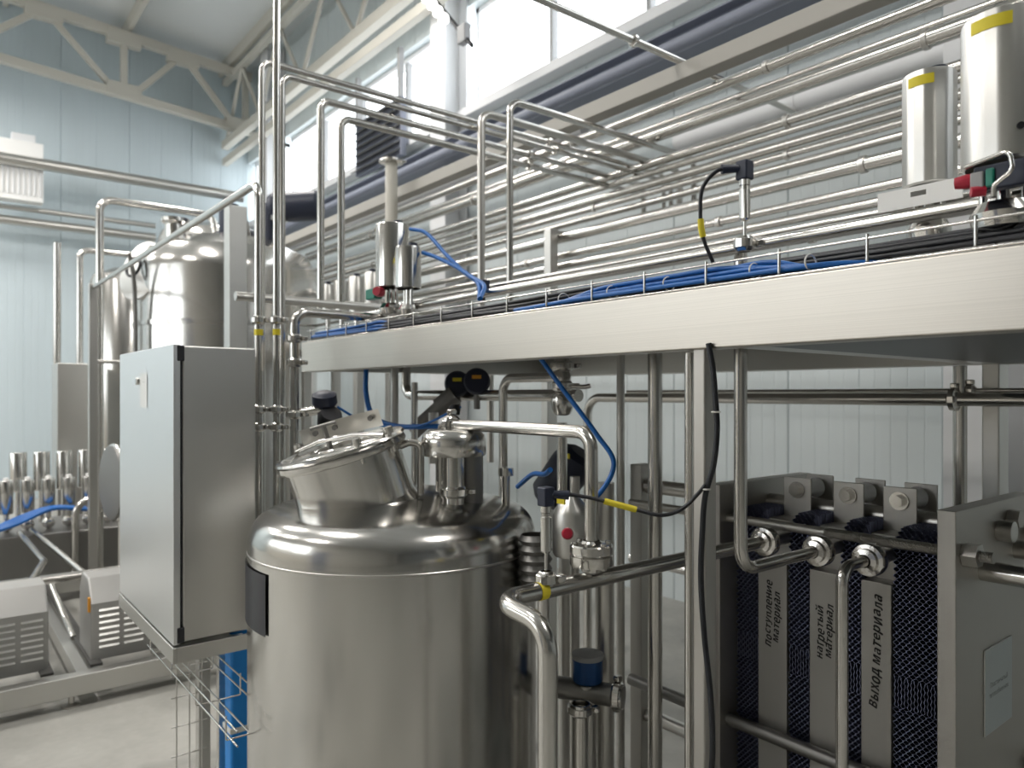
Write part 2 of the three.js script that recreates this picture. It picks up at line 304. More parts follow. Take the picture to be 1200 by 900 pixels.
{ // row of lamps near the column
  const t = thing('led_spot_bar', 'slanting bar with a row of round glowing lamps by the windows', 'lamp', [-6.0, 5.5, -4.1]);
  const a = V(-6.55, E + 4.22, -4.1), b = V(-5.75, E + 3.35, -4.1);
  part(t, 'bar', sweepPts([a.clone().lerp(b, -0.15), b], 0.022, 10), M.black);
  for (let i = 0; i < 5; i++) { const p = a.clone().lerp(b, i * 0.13); const g = lathe([[0, -0.055], [0.035, -0.05], [0.055, -0.02], [0.055, 0.02], [0, 0.02]], 20); g.rotateX(Math.PI / 2); g.translate(p.x - 0.03, p.y - 0.01, p.z + 0.06); part(t, 'lamp_lens', g, M.led); }
  part(t, 'driver', box(-5.95, -5.82, E + 3.42, E + 3.6, -4.14, -4.06, 0.01), M.grey);
  const l = new THREE.PointLight(0xfffaf0, 1.2); l.position.set(-6.4, E + 4.05, -3.9); l.castShadow = true; l.shadow.radius = 3; scene.add(l);
}
// unseen ceiling lamps, added to fill the hall with light
[[-11.5, 0.8], [-7.5, 0.8], [-3.5, 0.8], [-11.5, 2.6], [-11.5, 4.4], [-7.5, 4.4], [-3.5, 4.4], [-7.5, -2.4], [1.4, -2.2]].forEach(([x, z], i) => {
  const t = thing('added_fill_lamp', 'added unseen fill lamp hanging over the open part of the hall', 'lamp', [x, 6.4, z], 'added fill lamps of the hall');
  part(t, 'housing', box(x - 0.75, x + 0.75, 6.44, 6.52, z - 0.23, z + 0.23, 0.01), M.white);
  part(t, 'diffuser', box(x - 0.72, x + 0.72, 6.425, 6.44, z - 0.2, z + 0.2, 0.004), M.led);
  part(t, 'hanger', rod([x - 0.5, 6.52 - E, z], [x - 0.5, roofY(z) - E, z], 0.006, 6), M.grey);
  part(t, 'hanger', rod([x + 0.5, 6.52 - E, z], [x + 0.5, roofY(z) - E, z], 0.006, 6), M.grey);
  const l = new THREE.RectAreaLight(0xfffaf5, 95, 1.4, 0.4); l.position.set(x, 6.41, z); l.lookAt(x, 0, z); scene.add(l);
});

// ---------------------------------------------------------------- gantry
const BX0 = -3.34, BX1 = 0.9, BY0 = E + 0.104, BY1 = E + 0.244;
{
  const t = thing('gantry_frame', 'brushed stainless steel gantry frame carrying the cable tray over the tank', 'gantry', [-1.2, 0, -2]);
  part(t, 'front_beam', box(BX0, BX1, BY0, BY1, -1.45, -1.39, 0.004), M.beam);
  part(t, 'rear_beam', box(BX0, BX1, BY0, BY1, -2.97, -2.87, 0.004), M.sheet);
  part(t, 'cross_beam', box(BX0, BX0 + 0.08, BY0 + 0.005, BY1 - 0.005, -2.87, -1.45, 0.004), M.sheet);
  part(t, 'cross_beam', box(-1.0, -0.92, BY0 + 0.002, BY1 - 0.005, -2.87, -1.45, 0.004), M.sheet);
  part(t, 'soffit_plate', box(-0.92, BX1, BY0 + 0.002, BY0 + 0.008, -2.87, -1.45, 0), M.soffitShade);
  part(t, 'added_deck_plate', box(BX0 + 0.08, BX1, BY1 - 0.014, BY1 - 0.004, -2.87, -1.51, 0), M.darkSteel);  // unseen deck, added to keep floor light off the rack pipe undersides
  part(t, 'leg', box(-1.078, -1.042, 0, BY0 + 0.01, -1.445, -1.40, 0.006), M.plateSteel);
  part(t, 'leg', box(-0.98, -0.925, 0, BY0 + 0.01, -2.97, -2.88, 0.006), M.sheet);
  part(t, 'leg', box(BX0 + 0.01, BX0 + 0.07, 0, BY0 + 0.01, -2.96, -2.88, 0.006), M.sheet);
  part(t, 'leg', box(0.8, 0.86, 0, BY0 + 0.01, -2.96, -2.88, 0.006), M.sheet);
  for (const [x, z] of [[-1.07, -1.425], [-0.95, -2.925], [BX0 + 0.04, -2.92], [0.83, -2.92]]) part(t, 'foot', place(lathe([[0, 0], [0.05, 0], [0.05, 0.012], [0.02, 0.02], [0.02, 0.05], [0, 0.05]], 16), [x, -E, z]), M.pipeDull);
  // pipe support uprights on the rear beam
  for (const x of [-5.2, -3.29, 0.3]) {
    if (x < BX0) continue;
    part(t, 'upright', box(x - 0.03, x + 0.03, BY1, E + 0.985, -2.955, -2.895, 0.004), M.pipeDull);
  }
part(t, 'arm', box(-3.31, -3.27, E + 0.955, E + 0.985, -3.06, -2.955, 0.003), M.pipeDull);
}
// ---------------------------------------------------------------- wire cable tray on the beam
{
  const t = thing('cable_tray', 'open wire basket cable tray lying on the brushed steel beam', 'cable tray', [-1.2, BY1, -1.45]);
  const yb = 0.249, yt = 0.297, za = -1.402, zb = -1.498, x0 = -3.3, x1 = 0.85;
  for (const [y, z] of [[yt, za], [yt, zb], [(yb + yt) / 2, zb], [yb, za], [yb, -1.45], [yb, zb]]) part(t, 'long_wire', rod([x0, y, z], [x1, y, z], 0.0029, 8), M.clamp);
  for (let x = -0.4857 + 0.185 * 7; x > x0; x -= 0.185) part(t, 'cross_wire', pipe([[x, yt + 0.008, za], [x, yb, za], [x, yb, zb], [x, yt + 0.008, zb]], 0.0036, 0.006, 8), M.clamp);
  // cables and hoses lying in it
  const wob = (x, k, a) => a * Math.sin(x * 2.3 + k * 1.7) + a * 0.6 * Math.sin(x * 5.1 + k);
  for (let k = 0; k < 9; k++) {
    const far = k >= 6, pts = [], end = far ? -2.62 : -0.84 - 0.03 * (k % 3), st = far ? -3.27 : -1.75 + 0.04 * k;
    for (let x = st; x < end; x += 0.13) { const f = far ? 1 : THREE.MathUtils.smoothstep(x, st, st + 0.3); pts.push([x, 0.256 + f * (0.008 + 0.0115 * (k % 3)) + wob(x, k, 0.0025), -1.410 - 0.010 * (k % 3) - 0.008 * Math.floor((k % 6) / 3) + wob(x, k + 3, 0.002)]); }
    pts.push([end + 0.1, 0.262, -1.43 - 0.004 * k], [end + 0.2, 0.252, -1.46]);
    single('air_hose', far ? 'blue hose in the tray where it starts by the risers' : 'blue pneumatic hose bundled in the tray below the standing sensor', 'hose', cable(pts, 0.0058, 70, 8), M.blue, far ? 'blue hoses at the tray start' : 'blue hoses in the cable tray');
  }
  for (let k = 0; k < 8; k++) {
    const pts = []; for (let x = -3.28; x < 0.75; x += 0.26) { const f = THREE.MathUtils.smoothstep(x, -1.75, -1.35); pts.push([x, 0.258 + 0.0095 * (k % 4) + f * 0.012 + wob(x, k, 0.003), -1.410 - 0.009 * (k % 4) - f * 0.042 - 0.009 * Math.floor(k / 4) + wob(x, k + 5, 0.003)]); }
    single('signal_cable', 'black cable bundled in the wire cable tray', 'cable', cable(pts, 0.0048, 90, 8), M.cable, 'black cables in the cable tray');
  }
  for (const [x, i] of [[-1.55, 0], [-1.36, 1], [-1.17, 2], [-0.93, 3], [-0.8, 4]]) single('cable_tie', 'pale cable tie strapped round the tray hoses', 'cable tie', place(new THREE.TorusGeometry(0.022, 0.0018, 6, 20).rotateY(Math.PI / 2).scale(1, 0.75, 1), [x, 0.272, -1.428]), M.tie, 'cable ties on the tray');
}

// ---------------------------------------------------------------- tube clamps
function clampOn(t, at, dir, r, big = 1, wing = true) {
  const R = (r + 0.013) * big, c = part(t, 'clamp', place(lathe([[r * 0.99, -0.017], [r + 0.004, -0.017], [R * 0.9, -0.010], [R, -0.009], [R, 0.009], [R * 0.9, 0.010], [r + 0.004, 0.017], [r * 0.99, 0.017]], 28), at, dir), M.clamp);
  if (wing) {
    const d = V(...dir).normalize(), s = Math.abs(d.y) > 0.5 ? V(0.62, 0, -0.78) : V(0, 1, 0), p = V(...at).addScaledVector(s, R + 0.008);
    part(c, 'wing_nut', mergeGeometries([place(new THREE.CylinderGeometry(0.006, 0.006, 0.03, 10), [p.x, p.y, p.z], [s.z, 0, -s.x || 0.01]), box(p.x - 0.011, p.x + 0.011, p.y + E - 0.009, p.y + E + 0.009, p.z - 0.011, p.z + 0.011, 0.004)].map((g) => g.index ? g.toNonIndexed() : g)), M.clamp);
  }
  return c;
}
function tube(label, pts, r, o = {}) {
  const lowest = pts.reduce((a, b) => (b[1] < a[1] ? b : a));
  const t = thing(o.name || 'stainless_pipe', label, o.category || 'pipe', [lowest[0], lowest[1] + E, lowest[2]], o.group);
  part(t, 'tube', pipe(pts, r, o.bend ?? r * 2.6 + 0.012, o.seg || 18), o.mat || M.pipe);
  for (const c of o.clamps || []) clampOn(t, c[0], c[1], r, c[2] || 1, c[3] ?? true);
  for (const y of o.tags || []) part(t, 'marker_tag', place(lathe([[r + 0.0008, -0.012], [r + 0.0012, 0.012]], 14), y[0], y[1] || [0, 1, 0]), M.yellow);
  return t;
}

// pipes along the tray
tube('thick stainless pipe running just behind the cable tray rail', [[-3.05, 0.36, -1.56], [0.8, 0.36, -1.56]], 0.0145);
tube('thin stainless tube above the pipe behind the cable tray', [[-3.0, 0.402, -1.65], [0.8, 0.402, -1.65]], 0.008);

// rack of long horizontal pipes
const rack = [
  ['upper rack pipe hanging just below the cream rail', 3.41, 1.698, 0.028, -8.6],
  ['slim rack pipe lying close on top of the thickest rack pipe', 3.64, 1.708, 0.019, -8.6],
  ['thickest stainless pipe of the rack, below the cream rail', 3.6, 1.634, 0.042, -8.6],
  ['first stainless rack pipe under the wide grey duct', 3.6, 1.464, 0.028, -8.6],
  ['thin stainless rack pipe, second under the wide grey duct', 3.6, 1.405, 0.021, -8.6],
  ['stout stainless rack pipe, third under the wide grey duct', 3.6, 1.337, 0.027, -8.6],
  ['thin stainless rack pipe, fourth under the wide grey duct', 3.6, 1.282, 0.020, -8.6],
  ['thin stainless rack pipe, fifth under the wide grey duct', 3.6, 1.221, 0.022, -8.6],
  ['stout bright rack pipe with a clear gap of wall below it', 3.0, 0.941, 0.030, -8.6],
  ['slim rack pipe just under the clear gap of wall', 3.0, 0.835, 0.020, -8.6],
  ['lowest long rack pipe above the cable tray pipes', 3.0, 0.774, 0.021, -8.6],
  ['very thin rack pipe between the lowest rack pipe and the tray', 2.6, 0.585, 0.013, -8.6],
];
rack.forEach(([label, z, h, r, x0], i) => {
  const t = tube(label, [[x0, h, -z], [1.0, h, -z]], r, { seg: 20, mat: M.pipe });
  for (const x of [-6.8, -5.0, -3.6, -2.15, -1.45]) if (x > x0 && (i + Math.round(x * 10)) % 3 === 0) part(t, 'hanger_clip', place(lathe([[r, -0.012], [r + 0.006, -0.012], [r + 0.006, 0.012], [r, 0.012]], 18), [x, h, -z], [1, 0, 0]), M.pipeDull);
});
single('grey_duct', 'wide pale grey round duct along the wall behind the rack pipes', 'duct', mergeGeometries([pipe([[-3.56, 1.908, -4.45], [1.5, 1.908, -4.45]], 0.068, 0.1, 28), place(lathe([[0.068, -0.03], [0.075, -0.03], [0.075, 0.03], [0.068, 0.03]], 28).toNonIndexed ? new THREE.CylinderGeometry(0.074, 0.074, 0.05, 28) : null, [-2.6, 1.908, -4.45], [1, 0, 0])].map((g) => g.index ? g.toNonIndexed() : g)), M.paintWhite);

// pipes crossing the hall above
tube('slim stainless pipe crossing above the cream rail towards the wall', [[-2.5, 1.775, -0.7], [-2.5, 1.775, -4.3]], 0.017, { clamps: [[[-2.5, 1.775, -2.78], [0, 0, 1], 1, false]] });
const risers = [
  ['tallest riser pipe bending over towards the window wall', -3.28, 1.5, -1.18, 0.014, -1.1],
  ['riser pipe just behind the full height pipe, bending towards the wall', -3.22, 1.435, -1.25, 0.0135, -1.1],
  ['riser pipe off the manifold, the left one of the pair', -3.46, 1.47, -1.54, 0.018, 0.46],
  ['riser pipe off the manifold, the right one of the pair', -3.46, 1.405, -1.65, 0.0185, 0.46],
];
risers.forEach(([label, x, h, z, r, low]) => tube(label, [[x, low, z], [x, h, z], [x, h, -3.95], [x, 1.25, -3.95]], r, { bend: 0.05, clamps: [[[x, h, -2.9], [0, 0, 1], 1, false]] }));
tube('grey manifold pipe behind the beam end feeding two risers', [[-3.46, 0.455, -1.12], [-3.46, 0.455, -2.6], [-3.46, -0.4, -2.6]], 0.021, { mat: M.pipeDull });
tube('upright rack pipe bending towards the wall, left one of two', [[-3.17, 0.3, -2.32], [-3.17, 1.51, -2.32], [-3.17, 1.51, -3.98], [-3.17, 1.25, -3.98]], 0.021, { bend: 0.07, mat: M.pipeDull });
tube('upright rack pipe bending towards the wall, right one of two', [[-3.05, 0.3, -2.42], [-3.05, 1.56, -2.42], [-3.05, 1.56, -3.98], [-3.05, 1.25, -3.98]], 0.019, { bend: 0.07 });
tube('beige far upright with a fitting on top beside the risers', [[-5.3, -1.65, -2.97], [-5.3, 1.9, -2.97]], 0.05, { mat: M.paint, clamps: [[[-5.3, 1.9, -2.97], [0, 1, 0], 1.6]] });
// diagonal dark struts by the louvre
tube('grey strut pipe running along the hall under the louvre', [[-13.79, 2.35, -3.95], [6, 2.35, -3.95]], 0.045, { mat: M.girder, category: 'pipe' });
tube('second grey strut pipe lower along the hall near the louvre', [[-13.79, 1.9, -3.7], [-3.8, 1.9, -3.7]], 0.045, { mat: M.grey });

// pipes at the beam end beside the cabinet
{
  const x = -2.847, z = -1.082;
  tube('full height bright pipe beside the cabinet reaching out of sight', [[x, -1.2, z], [x, 3.2, z]], 0.0138, { clamps: [[[x, 0.293, z], [0, 1, 0]], [[x, -0.06, z], [0, 1, 0]], [[x, -0.13, z], [0, 1, 0]]], tags: [[[x, 0.245, z]]] });
  const xr = -2.9, zr = -1.03;
  const t = tube('handrail pipe sloping away above the cabinet with a bent end', [[xr, -1.2, zr], [xr, 0.842, zr], [-6.6, 0.842, zr]], 0.0165, { bend: 0.07, clamps: [[[xr, 0.293, zr], [0, 1, 0]], [[xr, -0.06, zr], [0, 1, 0]], [[xr, -0.13, zr], [0, 1, 0]]], tags: [[[xr, 0.245, zr]]] });
  part(t, 'post', box(-6.63, -6.57, 0.06, E + 0.87, zr - 0.03, zr + 0.03, 0.004), M.pipeDull);
  part(t, 'brace', rod([-6.6, -0.02 + 0.28, zr], [-6.6, 0.26, -1.32], 0.015, 10), M.pipeDull);
  tube('short riser pipe bending over the tray start into the beam', [[-2.8, -1.2, -1.137], [-2.8, 0.326, -1.137], [-2.8, 0.326, -2.2]], 0.0185, { bend: 0.055, clamps: [[[-2.8, 0.22, -1.137], [0, 1, 0]], [[-2.8, 0.125, -1.137], [0, 1, 0]], [[-2.8, -0.08, -1.137], [0, 1, 0], 1.1]] });
  single('square_post', 'plain grey square post rising behind the cabinet', 'post', box(-4.73, -4.62, 0, E + 1.17, -1.57, -1.46, 0.006), M.sheet);
}

// ---------------------------------------------------------------- electrical cabinet
{
  const x0 = -3.46, x1 = -2.6, z0 = -0.915, z1 = -0.64, y0 = E - 0.834, y1 = E + 0.167;
  const t = thing('control_cabinet', 'stainless steel wall control cabinet with hinged door beside the tank', 'cabinet', [(x0 + x1) / 2, y0 - 0.06, (z0 + z1) / 2]);
  part(t, 'body', box(x0 + 0.005, x1 - 0.003, y0 + 0.004, y1 - 0.004, z0, z1 - 0.03, 0.006), M.sheet);
  part(t, 'gasket', box(x0 + 0.012, x1 - 0.010, y0 + 0.012, y1 - 0.012, z1 - 0.032, z1 - 0.022, 0), M.black);
  const d = part(t, 'door', box(x0, x1, y0, y1, z1 - 0.022, z1, 0.003), M.door);
  for (const y of [y0 + 0.03, y1 - 0.03]) part(t, 'hinge', box(x1 - 0.012, x1 + 0.003, y - 0.026, y + 0.026, z1 - 0.035, z1 - 0.012, 0.003), M.black);
  part(d, 'door_lock', place(new THREE.CylinderGeometry(0.014, 0.014, 0.012, 20), [x0 + 0.35, 0.05, z1 + 0.005], [0, 0, 1]), M.clamp);
  const p = textPlane(0.11, 0.13, [['⚡', 0.5, 0.3, 0.01], ['– – –', 0.5, 0.25, 0.12]], { bg: '#e6e8e6', px: 128 }); p.geo.translate(x0 + 0.44, E + 0.015, z1 + 0.0015); part(d, 'door_card', p.geo, p.mat);
  const r = part(t, 'support_frame', mergeGeometries([box(x0, x1 + 0.01, y0 - 0.06, y0 - 0.006, z1 - 0.01, z1 + 0.004, 0.002), box(x1, x1 + 0.01, y0 - 0.06, y0 - 0.006, z0 - 0.25, z1 - 0.01, 0.002), box(x0, x1, y0 - 0.06, y0 - 0.05, z0, z1, 0.002)]), M.sheet);
  for (const x of [x0 + 0.1, x1 - 0.4]) part(t, 'bracket_leg', box(x, x + 0.05, 0, y1 - 0.1, z0 - 0.052, z0 - 0.002, 0.004), M.sheet);
}
// wire tray and blue hose below the cabinet
{
  const t = thing('wire_ladder', 'bare wire basket tray running out under the control cabinet', 'cable tray', [-2.6, E - 0.99, -0.74]);
  for (const [z, y] of [[-0.67, -0.97], [-0.67, -0.93], [-0.74, -0.99], [-0.81, -0.93], [-0.81, -0.97]]) part(t, 'long_wire', rod([-3.1, y, z], [-2.05, y, z], 0.0028, 6), M.clamp);
  for (let x = -3.05; x < -2.1; x += 0.3) part(t, 'cross_wire', pipe([[x, -0.92, -0.67], [x, -0.99, -0.67], [x, -0.99, -0.81], [x, -0.92, -0.81]], 0.0025, 0.005, 6), M.clamp);
  const s = thing('wire_ladder', 'upright wire mesh tray standing on the floor behind the blue hose', 'cable tray', [-3.2, 0, -0.88]);
  for (const z of [-0.80, -0.85, -0.9]) part(s, 'long_wire', rod([-3.2, -E, z], [-3.2, -0.9, z], 0.003, 6), M.pipeDull);
  for (let y = -1.6; y < -0.9; y += 0.12) part(s, 'cross_wire', rod([-3.2, y, -0.78], [-3.2, y, -0.92], 0.0028, 6), M.pipeDull);
  const b = thing('cable_duct', 'bright blue vertical cable duct under the control cabinet', 'duct', [-2.79, 0, -0.91]);
  part(b, 'body', box(-2.83, -2.75, 0, E - 0.87, -0.945, -0.875, 0.012), M.blueBright);
  part(b, 'clip', box(-2.835, -2.745, 0.4, 0.42, -0.95, -0.87, 0.003), M.tie);
  single('square_post', 'thin grey post beside the blue cable duct', 'post', box(-2.91, -2.88, 0, E - 0.9, -0.90, -0.87, 0.003), M.pipeDull);
}

// ---------------------------------------------------------------- main process tank
const TC = [-2.077, -1.18];
{
  const t = thing('process_tank', 'large brushed stainless steel process tank with domed top under the gantry', 'tank', [TC[0], 0, TC[1]]);
  const prof = []; const dome = new THREE.CatmullRomCurve3([[0, -0.297], [0.15, -0.306], [0.28, -0.328], [0.36, -0.348], [0.405, -0.366], [0.432, -0.392], [0.446, -0.428], [0.45, -0.47]].map(([r, y]) => V(r, y, 0)));
  dome.getPoints(40).forEach((p) => prof.push([p.x, p.y]));
  for (const [r, y] of [[0.45, -0.9], [0.45, -1.3], [0.446, -1.36], [0.42, -1.4], [0.2, -1.44], [0.001, -1.45]]) prof.push([r, y]);
  const g = new THREE.LatheGeometry(prof.reverse().map(([r, y]) => new THREE.Vector2(Math.max(r, 0.0001), y)), 96);
  { const uv = g.attributes.uv, p = g.attributes.position; for (let i = 0; i < uv.count; i++) { uv.setXY(i, uv.getX(i) * 2.83, p.getY(i)); } }
  part(t, 'shell', place(g, [TC[0], 0, TC[1]]), M.tank);
  for (let k = 0; k < 3; k++) { const a = 0.5 + k * 2.094, x = TC[0] + 0.36 * Math.cos(a), z = TC[1] + 0.36 * Math.sin(a); part(t, 'leg', rod([x, -E, z], [x, -1.36, z], 0.03), M.pipeDull); }
  // black plate on the left shoulder, bent to the shell
  { const s = new THREE.CylinderGeometry(0.455, 0.455, 0.17, 16, 1, true, -0.46, 0.62); const c = s; c.translate(TC[0], E - 0.585, TC[1]); part(t, 'name_plate', c, std({ color: rgb(0.01, 0.012, 0.02), roughness: 0.35, side: THREE.DoubleSide })); }
  part(t, 'weld_seam', place(lathe([[0.4495, -0.004], [0.4512, -0.002], [0.4512, 0.002], [0.4495, 0.004]], 96), [TC[0], -0.475, TC[1]]), M.pipeDull);
  // oval manway leaning out of the dome
  const ax = V(-0.045, 0.94, 0.31).normalize(), lc = V(-2.04, -0.168, -0.971);
  const S = V(0.6239, 0, -0.7815).sub(ax.clone().multiplyScalar(V(0.6239, 0, -0.7815).dot(ax))).normalize(), Zt = S.clone().cross(ax);   // along the long axis, and towards the front
  const OV = 1.5, basis = new THREE.Matrix4().makeBasis(S, ax, Zt);
  const oval = (g, y = 0) => toCreasedNormals(g.toNonIndexed ? (g.index ? g.toNonIndexed() : g).scale(OV, 1, 1).applyMatrix4(basis).translate(lc.x + ax.x * y, lc.y + E + ax.y * y, lc.z + ax.z * y) : g, 0.6);
  const at = (a, y, b) => { const q = lc.clone().addScaledVector(S, a).addScaledVector(ax, y).addScaledVector(Zt, b); return [q.x, q.y, q.z]; }, A = [ax.x, ax.y, ax.z];
  const mw = part(t, 'manway', oval(lathe([[0.118, -0.27], [0.118, -0.022], [0.130, -0.022], [0.133, -0.014], [0.131, 0]], 72)), M.mirror);
  part(t, 'weld_collar', oval(lathe([[0.132, -0.215], [0.124, -0.195], [0.1185, -0.17]], 56, 2)), M.tank);
  const lid = part(t, 'manway_lid', oval(lathe([[0.131, 0.002], [0.134, 0.007], [0.131, 0.014], [0.120, 0.016], [0.112, 0.008], [0.098, 0.008], [0.092, 0.013], [0.062, 0.016], [0.056, 0.011], [0.05, 0.011], [0.045, 0.017], [0, 0.02]], 72, 0.5)), M.mirror);
  const w3 = (q) => V(q[0], q[1] + E, q[2]);
  part(lid, 'clamp_bar', sweepPts([at(-0.15, 0.022, -0.06), at(-0.06, 0.04, -0.02), at(0.06, 0.04, 0.03), at(0.155, 0.02, 0.07)].map(w3), 0.007, 10), M.clamp);
  part(lid, 'hand_screw', mergeGeometries([place(new THREE.CylinderGeometry(0.008, 0.008, 0.07, 12), at(-0.03, 0.05, -0.01), A), place(new THREE.CylinderGeometry(0.0055, 0.0055, 0.08, 10), at(-0.03, 0.085, -0.01), [S.x, S.y, S.z])]), M.darkSteel);
  for (const [a, b] of [[-0.15, -0.085], [0.085, 0.112], [0.17, 0.06]]) part(lid, 'swing_bolt', mergeGeometries([place(new THREE.CylinderGeometry(0.006, 0.006, 0.07, 10), at(a, 0.0, b), A), place(new THREE.CylinderGeometry(0.013, 0.013, 0.02, 10), at(a, 0.03, b), A)]), M.clamp);
  // raised guard band behind the lid
  { const g = new THREE.CylinderGeometry(0.126, 0.126, 0.055, 40, 1, true, Math.PI - 0.72, 1.5); part(mw, 'guard_band', oval(g, 0.05), std({ color: rgb(0.74, 0.72, 0.67), metalness: 1, roughness: 0.3, side: THREE.DoubleSide })); }
  for (const [a, b] of [[-0.09, -0.108], [-0.03, -0.122], [0.09, -0.108]]) part(mw, 'guard_bolt', place(hex(0.009, 0.012), at(a, 0.055, b + 0.004), [Zt.x, Zt.y, Zt.z]), M.darkSteel);
  part(t, 'lift_handle', pipe([[-1.96, -0.17, -1.09], [-1.925, -0.145, -1.14], [-1.90, -0.15, -1.165], [-1.90, -0.3, -1.165]], 0.011, 0.03, 12), M.clamp);
  // agitator neck with cap
  const cx = -1.828, cz = -1.236;
  part(t, 'cap', place(lathe([[0.04, -0.075], [0.093, -0.075], [0.097, -0.070], [0.097, -0.03], [0.092, -0.012], [0.078, -0.001], [0.05, 0.004], [0, 0.006]], 48, 0.7), [cx, -0.108, cz]), M.mirror);
  const neck = part(t, 'agitator_neck', place(lathe([[0.033, -0.2], [0.033, 0.02]], 30), [cx, -0.195, cz]), M.mirror);
  part(neck, 'weld_ring', place(lathe([[0.045, -0.008], [0.042, 0.006], [0.033, 0.012]], 30), [cx, -0.375 + 0.035, cz]), M.tank);
  clampOn(t, [cx, -0.292, cz], [0, 1, 0], 0.033, 0.95);
  part(t, 'drive_tube', place(lathe([[0.04, -0.16], [0.04, 0]], 26), [cx - 0.02, -0.18, cz + -0.075]), M.darkSteel);
  const f = part(t, 'spray_fitting', place(lathe([[0.013, -0.1], [0.013, 0], [0.024, 0.0], [0.024, 0.025], [0, 0.025]], 20), [-1.81, -0.255, -1.42]), M.clamp);
}

// ---------------------------------------------------------------- pipes round the tank and the exchanger
tube('bright pipe from the tank top bending down to a round union', [[-1.92, -0.3, -1.25], [-1.92, -0.092, -1.25], [-1.26, -0.092, -1.25], [-1.26, -0.42, -1.25]], 0.0165, { bend: 0.045, clamps: [[[-1.86, -0.092, -1.25], [1, 0, 0]]] });
{
  const t = thing('pipe_union', 'round bolted stainless union at the foot of the tank top pipe', 'union', [-1.26, E - 0.43, -1.25]);
  part(t, 'body', place(lathe([[0.018, -0.045], [0.024, -0.04], [0.026, -0.028], [0.05, -0.026], [0.052, -0.022], [0.052, -0.002], [0.047, 0], [0.05, 0.002], [0.052, 0.005], [0.052, 0.022], [0.049, 0.026], [0.026, 0.028], [0.02, 0.034]], 40), [-1.26, -0.385, -1.25]), M.clamp);
  for (let k = 0; k < 6; k++) { const a = k * Math.PI / 3; part(t, 'bolt', place(hex(0.007, 0.064), [-1.26 + 0.041 * Math.cos(a), -0.385, -1.25 + 0.041 * Math.sin(a)]), M.mirror); }
}
tube('foreground pipe from exchanger nozzle turning down beside the tank', [[-1.26, -0.446, -2.0], [-1.26, -0.446, -0.965], [-1.095, -0.462, -0.965], [-1.095, -1.6, -0.965]], 0.02, { bend: 0.06, tags: [[[-1.26, -0.446, -1.09], [0, 0, 1]]] });
tube('pipe dropping from the gantry and turning into the middle exchanger nozzle', [[-1.09, 0.36, -1.61], [-1.09, -0.446, -1.61], [-1.09, -0.446, -2.0]], 0.0165, { bend: 0.06 });
tube('pipe turning sharply down from the exchanger nozzle by the end plate', [[-0.945, -0.446, -2.0], [-0.945, -0.446, -1.84], [-0.945, -1.6, -1.84]], 0.0155, { bend: 0.045 });
tube('long level stainless pipe along the wall side, bending down at its end', [[0.8, -0.018, -2.78], [-2.83, -0.018, -2.78], [-2.83, -1.5, -2.78]], 0.023, { bend: 0.09, clamps: [[[-1.03, -0.018, -2.78], [1, 0, 0], 1.1]] });
tube('thin level tube just above the long level wall side pipe', [[0.8, 0.012, -2.84], [-2.6, 0.012, -2.84]], 0.009, { clamps: [[[-1.0, 0.012, -2.84], [1, 0, 0], 1]] });
tube('round upright pipe in front of the square rear gantry leg', [[-1.03, -1.6, -2.83], [-1.03, 0.1, -2.83]], 0.022);
tube('thick upright pipe crossing in front of the exchanger guide bars', [[-1.615, -1.62, -1.9], [-1.615, 0.24, -1.9]], 0.024);
tube('slim upright pipe between the tank pipe and the exchanger column', [[-2.05, -1.6, -2.2], [-2.05, 0.2, -2.2]], 0.0165, { mat: M.pipeDull });
tube('upright pipe close beside the front gantry leg', [[-1.118, -1.62, -1.44], [-1.118, 0.1, -1.44]], 0.011);
tube('low level grey pipe behind the exchanger column', [[-2.9, -0.95, -3.2], [-0.9, -0.95, -3.2]], 0.026);
// piping behind the tank
tube('pipe looping up behind the tank to the ball shaped valve', [[-2.26, -1.1, -1.76], [-2.26, 0.062, -1.76], [-1.93, 0.062, -1.76]], 0.0175, { bend: 0.055 });
{
  const x = -1.92, z = -1.76, t = thing('ball_valve', 'ball shaped stainless valve with wing clamp below the beam', 'valve', [x, E - 0.4, z]);
  part(t, 'tube', rod([x, -0.45, z], [x, -0.1, z], 0.018), M.pipe);
  part(t, 'body', place(lathe([[0.018, -0.055], [0.03, -0.05], [0.038, -0.03], [0.04, -0.005], [0.034, 0.02], [0.024, 0.03], [0.024, 0.055], [0.03, 0.06], [0.032, 0.08], [0.026, 0.1], [0.026, 0.15], [0, 0.15]], 32), [x, -0.02, z]), M.pipe);
  clampOn(t, [x, 0.03, z], [0, 1, 0], 0.028); clampOn(t, [x, 0.1, z], [0, 1, 0], 0.03, 1.1);
  part(t, 'wing_handle', cable([[x + 0.03, 0.028, z - 0.01], [x + 0.075, 0.026, z - 0.04], [x + 0.09, 0.03, z - 0.05]], 0.008, 12), M.clamp);
}
tube('level pipe behind the tank coming from a short drop', [[-3.24, 0.3, -1.9], [-3.24, -0.005, -1.9], [-1.98, -0.005, -1.9]], 0.024, { bend: 0.055 });
tube('slim upright pipe behind the manway lid', [[-2.86, -1.4, -1.62], [-2.86, 0.25, -1.62]], 0.0165, { mat: M.pipeDull });
tube('slim upright pipe right of the manway guard band', [[-2.66, -1.4, -1.6], [-2.66, 0.05, -1.6]], 0.014);
